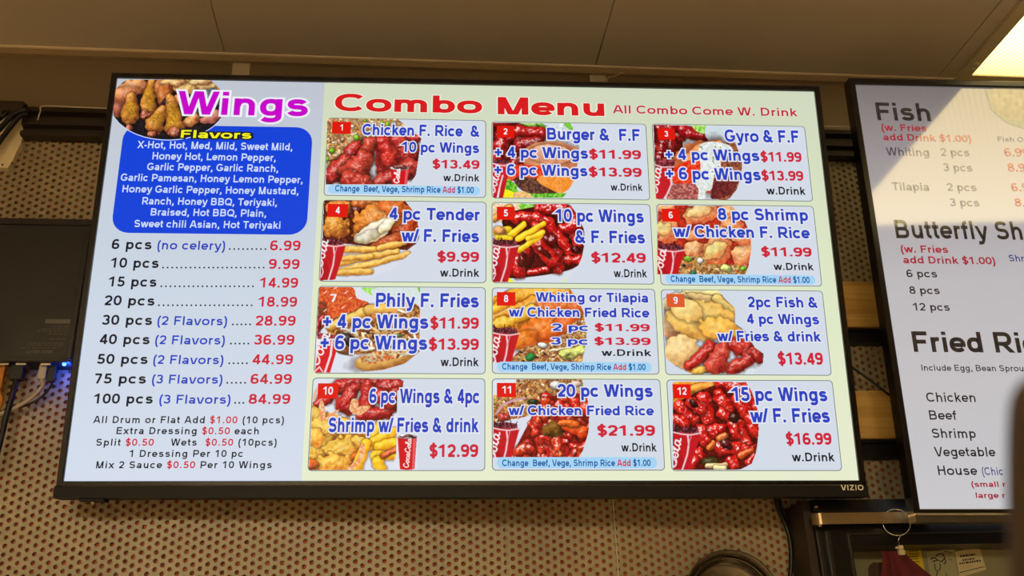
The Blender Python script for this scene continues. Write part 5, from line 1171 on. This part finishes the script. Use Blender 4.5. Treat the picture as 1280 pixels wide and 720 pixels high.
mb = MB(); mb.bbox((-.0035, -.0035, 0), (.0035, .0015, .0055), clip, .001); mb.bbox((-.0065, -.002, .001), (-.0036, .001, .004), clip, .0008); mb.build('grip', ct)
cloth = mat('cloth_red', (84, 14, 18), .85, noise=.15, nscale=60, bump=.4); cloth_d = mat('cloth_dark', (52, 34, 20), .85)
def drape(outline, depth, off, m, name, lab, cat, folds, grp=None):
    """cloth hung from its top edge: outline rows [(py, x_left, x_right)] with folds, and a back layer"""
    P = [[], []]; nu = 26
    for lay in (0, 1):
        for py, xl, xr in outline:
            row = []
            for k in range(nu + 1):
                u = k / nu; o = off + depth * math.sin(math.pi * u) * (1 if lay == 0 else -.6) + .0022 * math.sin(folds * 2 * math.pi * u + py * .03) * min(1, (py - outline[0][0]) / 12) * (1 if lay == 0 else 0)
                row.append(tuple(CX(xl + (xr - xl) * u, py, o)))
            P[lay].append(row)
    mb = MB(); nr = len(outline)
    for lay in (0, 1):
        mb.add([q for r_ in P[lay] for q in r_], [(i * (nu + 1) + k, (i + 1) * (nu + 1) + k, (i + 1) * (nu + 1) + k + 1, i * (nu + 1) + k + 1) for i in range(nr - 1) for k in range(nu)], m, True)
    return tag(mb.build(name), lab, cat, grp)
drape([(689, 1101, 1131), (694, 1103, 1134), (700, 1103, 1140), (708, 1102, 1150), (716, 1101, 1160), (726, 1099, 1172), (742, 1096, 1186), (765, 1094, 1196)], .010, RO - .006, cloth, 'cloth_bag', 'dark red cloth bag hanging from the white clip', 'bag', 3)
drape([(703, 1092, 1104), (706, 1087, 1106), (712, 1085, 1108), (722, 1086, 1108), (740, 1086, 1108), (765, 1088, 1108)], .006, RO - .016, cloth_d, 'cloth_pouch', 'small brown pouch tucked behind the red cloth bag', 'pouch', 1.5)

# papers stuck on the board
def paper(name, quad, m, marks, lab, o):
    q = [CX(x, y, o) for x, y in quad]; mb = MB(); nrm = np.array([0, .0006, 0])
    mb.add([tuple(p_) for p_ in q] + [tuple(p_ + nrm) for p_ in q], [(0, 1, 2, 3), (7, 6, 5, 4), (0, 4, 5, 1), (1, 5, 6, 2), (2, 6, 7, 3), (3, 7, 4, 0)], m)
    r = mb.build(name); tag(r, lab, 'paper', 'papers on the cabinet board')
    mb = MB()
    for pts, wpx, mm in marks:
        P = [CX(x, y, o + .0005) for x, y in pts]; hw = wpx * .00058
        vv, ff = stroke_mesh([(p_[0], p_[2]) for p_ in P], 2 * hw); mb.add([(a_, P[0][1], b_) for a_, b_ in vv], ff, mm)
    mb.build('printing', r); return r
PO = .0275
ink = mat('ink_brown', (44, 36, 24), .7); inkr = mat('ink_faded_red', (190, 96, 66), .7)
yn = [([(1136, 686 + i * 3.3), (1147 + (i % 3), 685.3 + i * 3.3)], .9, ink) for i in range(7)] + [([(1133.5, 687), (1150, 684.5)], 1.3, ink)]
paper('note', [(1131, 688), (1150, 683.5), (1156, 713), (1140, 722)], mat('paper_yellow', (206, 180, 20), .6), yn, 'yellow printed note stuck beside the red cloth bag', PO)
dr = [([(1163, 699), (1168, 697), (1172, 700), (1166, 702)], 1.6, ink), ([(1170, 695), (1174, 692), (1179, 693), (1181, 698), (1177, 702), (1172, 700)], 1.5, ink), ([(1181, 698), (1182.5, 702), (1180, 705)], 1.4, ink), ([(1168, 704), (1169, 711), (1172, 715), (1170, 722)], 1.3, ink),
      ([(1175, 704), (1175.5, 710), (1173, 714)], 1.2, ink), ([(1180, 689.5), (1186, 690), (1190, 692)], .9, ink), ([(1186, 699), (1190, 700)], 1.6, mat('ink_green', (110, 112, 60), .7)), ([(1182, 716), (1184, 721)], .9, ink)]
paper('drawing', [(1158, 690), (1193, 686), (1199, 738), (1164, 740)], mat('paper_grey_green', (150, 148, 112), .7), dr, 'grey sheet with a line drawing beside the printed receipt', PO)
rc_ = [([(1205, 686.8), (1214, 685.3)], 2.2, inkr)]
rs = random.Random(5)
for y, x0, x1 in ((695.5, 1200, 1219), (700.3, 1203, 1219), (704.5, 1199, 1226)):
    x = x0
    while x < x1:
        l = rs.uniform(1.6, 3.2); rc_.append(([(x, y - (x - x0) * .14), (min(x + l, x1), y - (min(x + l, x1) - x0) * .14)], rs.uniform(1.6, 2.4), ink)); x += l + .8
rc_.append(([(1199, 716), (1231, 708)], .9, ink)); rc_.append(([(1208, 709), (1216, 707)], .5, inkr))
paper('receipt', [(1194, 690), (1224, 683), (1233, 712), (1199, 722)], mat('paper_cream', (186, 176, 134), .7), rc_, 'cream printed receipt stuck beside the line drawing', PO + .0008)

# ------------------------------------------------------------------ the blurred hand close to the camera
skin = mat('skin', (80, 62, 36), .6, noise=.06, nscale=30)
def camp(px, py, d):
    px, py = px - 4, py - 78
    return tuple(CAM + M @ (np.array([(px - 640) / F_PX, (py - 360) / F_PX, 1.0]) * d))
hv, he, hr = [], [], []
def chain(pts, root=None):
    prev = root
    for p_, r_ in pts:
        hv.append(p_); hr.append(r_); i = len(hv) - 1
        if prev is not None: he.append((prev, i))
        prev = i
    return prev
D_ = .115
root = chain([(camp(1560, 1330, D_ + .012), .021)])
wrist = chain([(camp(1620, 1560, D_ + .016), .024), (camp(1640, 1720, D_ + .02), .0235), (camp(1680, 2100, D_ + .03), .03)], root)
k1 = chain([(camp(1440, 1180, D_ + .008), .0135)], root)
chain([(camp(1392, 1020, D_ + .002), .0098), (camp(1372, 870, D_), .0094), (camp(1360, 720, D_), .0090), (camp(1356, 600, D_), .0086), (camp(1355, 535, D_), .0078)], k1)
for dx, tipy, k in ((200, 900, 0), (390, 960, 1), (570, 1040, 2)):
    kk = chain([(camp(1440 + dx, 1150 + 12 * k, D_ + .01), .0130)], root)
    chain([(camp(1400 + dx, 1000 + 20 * k, D_ - .004), .0096), (camp(1390 + dx, tipy, D_ - .012), .0088), (camp(1392 + dx, tipy + 60, D_ - .022), .0080), (camp(1398 + dx, tipy + 120, D_ - .022), .0070)], kk)
th_ = chain([(camp(1420, 1400, D_ + .002), .0150)], root)
chain([(camp(1350, 1240, D_ - .006), .0112), (camp(1350, 1060, D_ - .006), .0100), (camp(1352, 940, D_ - .006), .0088), (camp(1354, 880, D_ - .006), .0074)], th_)
me = bpy.data.meshes.new('hand'); me.from_pydata(hv, he, []); me.materials.append(skin)
ho = bpy.data.objects.new('hand', me); col.objects.link(ho)
md = ho.modifiers.new('skin', 'SKIN'); md.use_smooth_shade = True
for i, d in enumerate(me.skin_vertices[0].data): d.radius = (hr[i], hr[i]); d.use_root = (i == 0)
sb = ho.modifiers.new('sub', 'SUBSURF'); sb.levels = 2; sb.render_levels = 2
tag(ho, 'out-of-focus hand with a raised finger close to the camera, over the fish screen edge', 'hand')
bpy.context.view_layer.update()
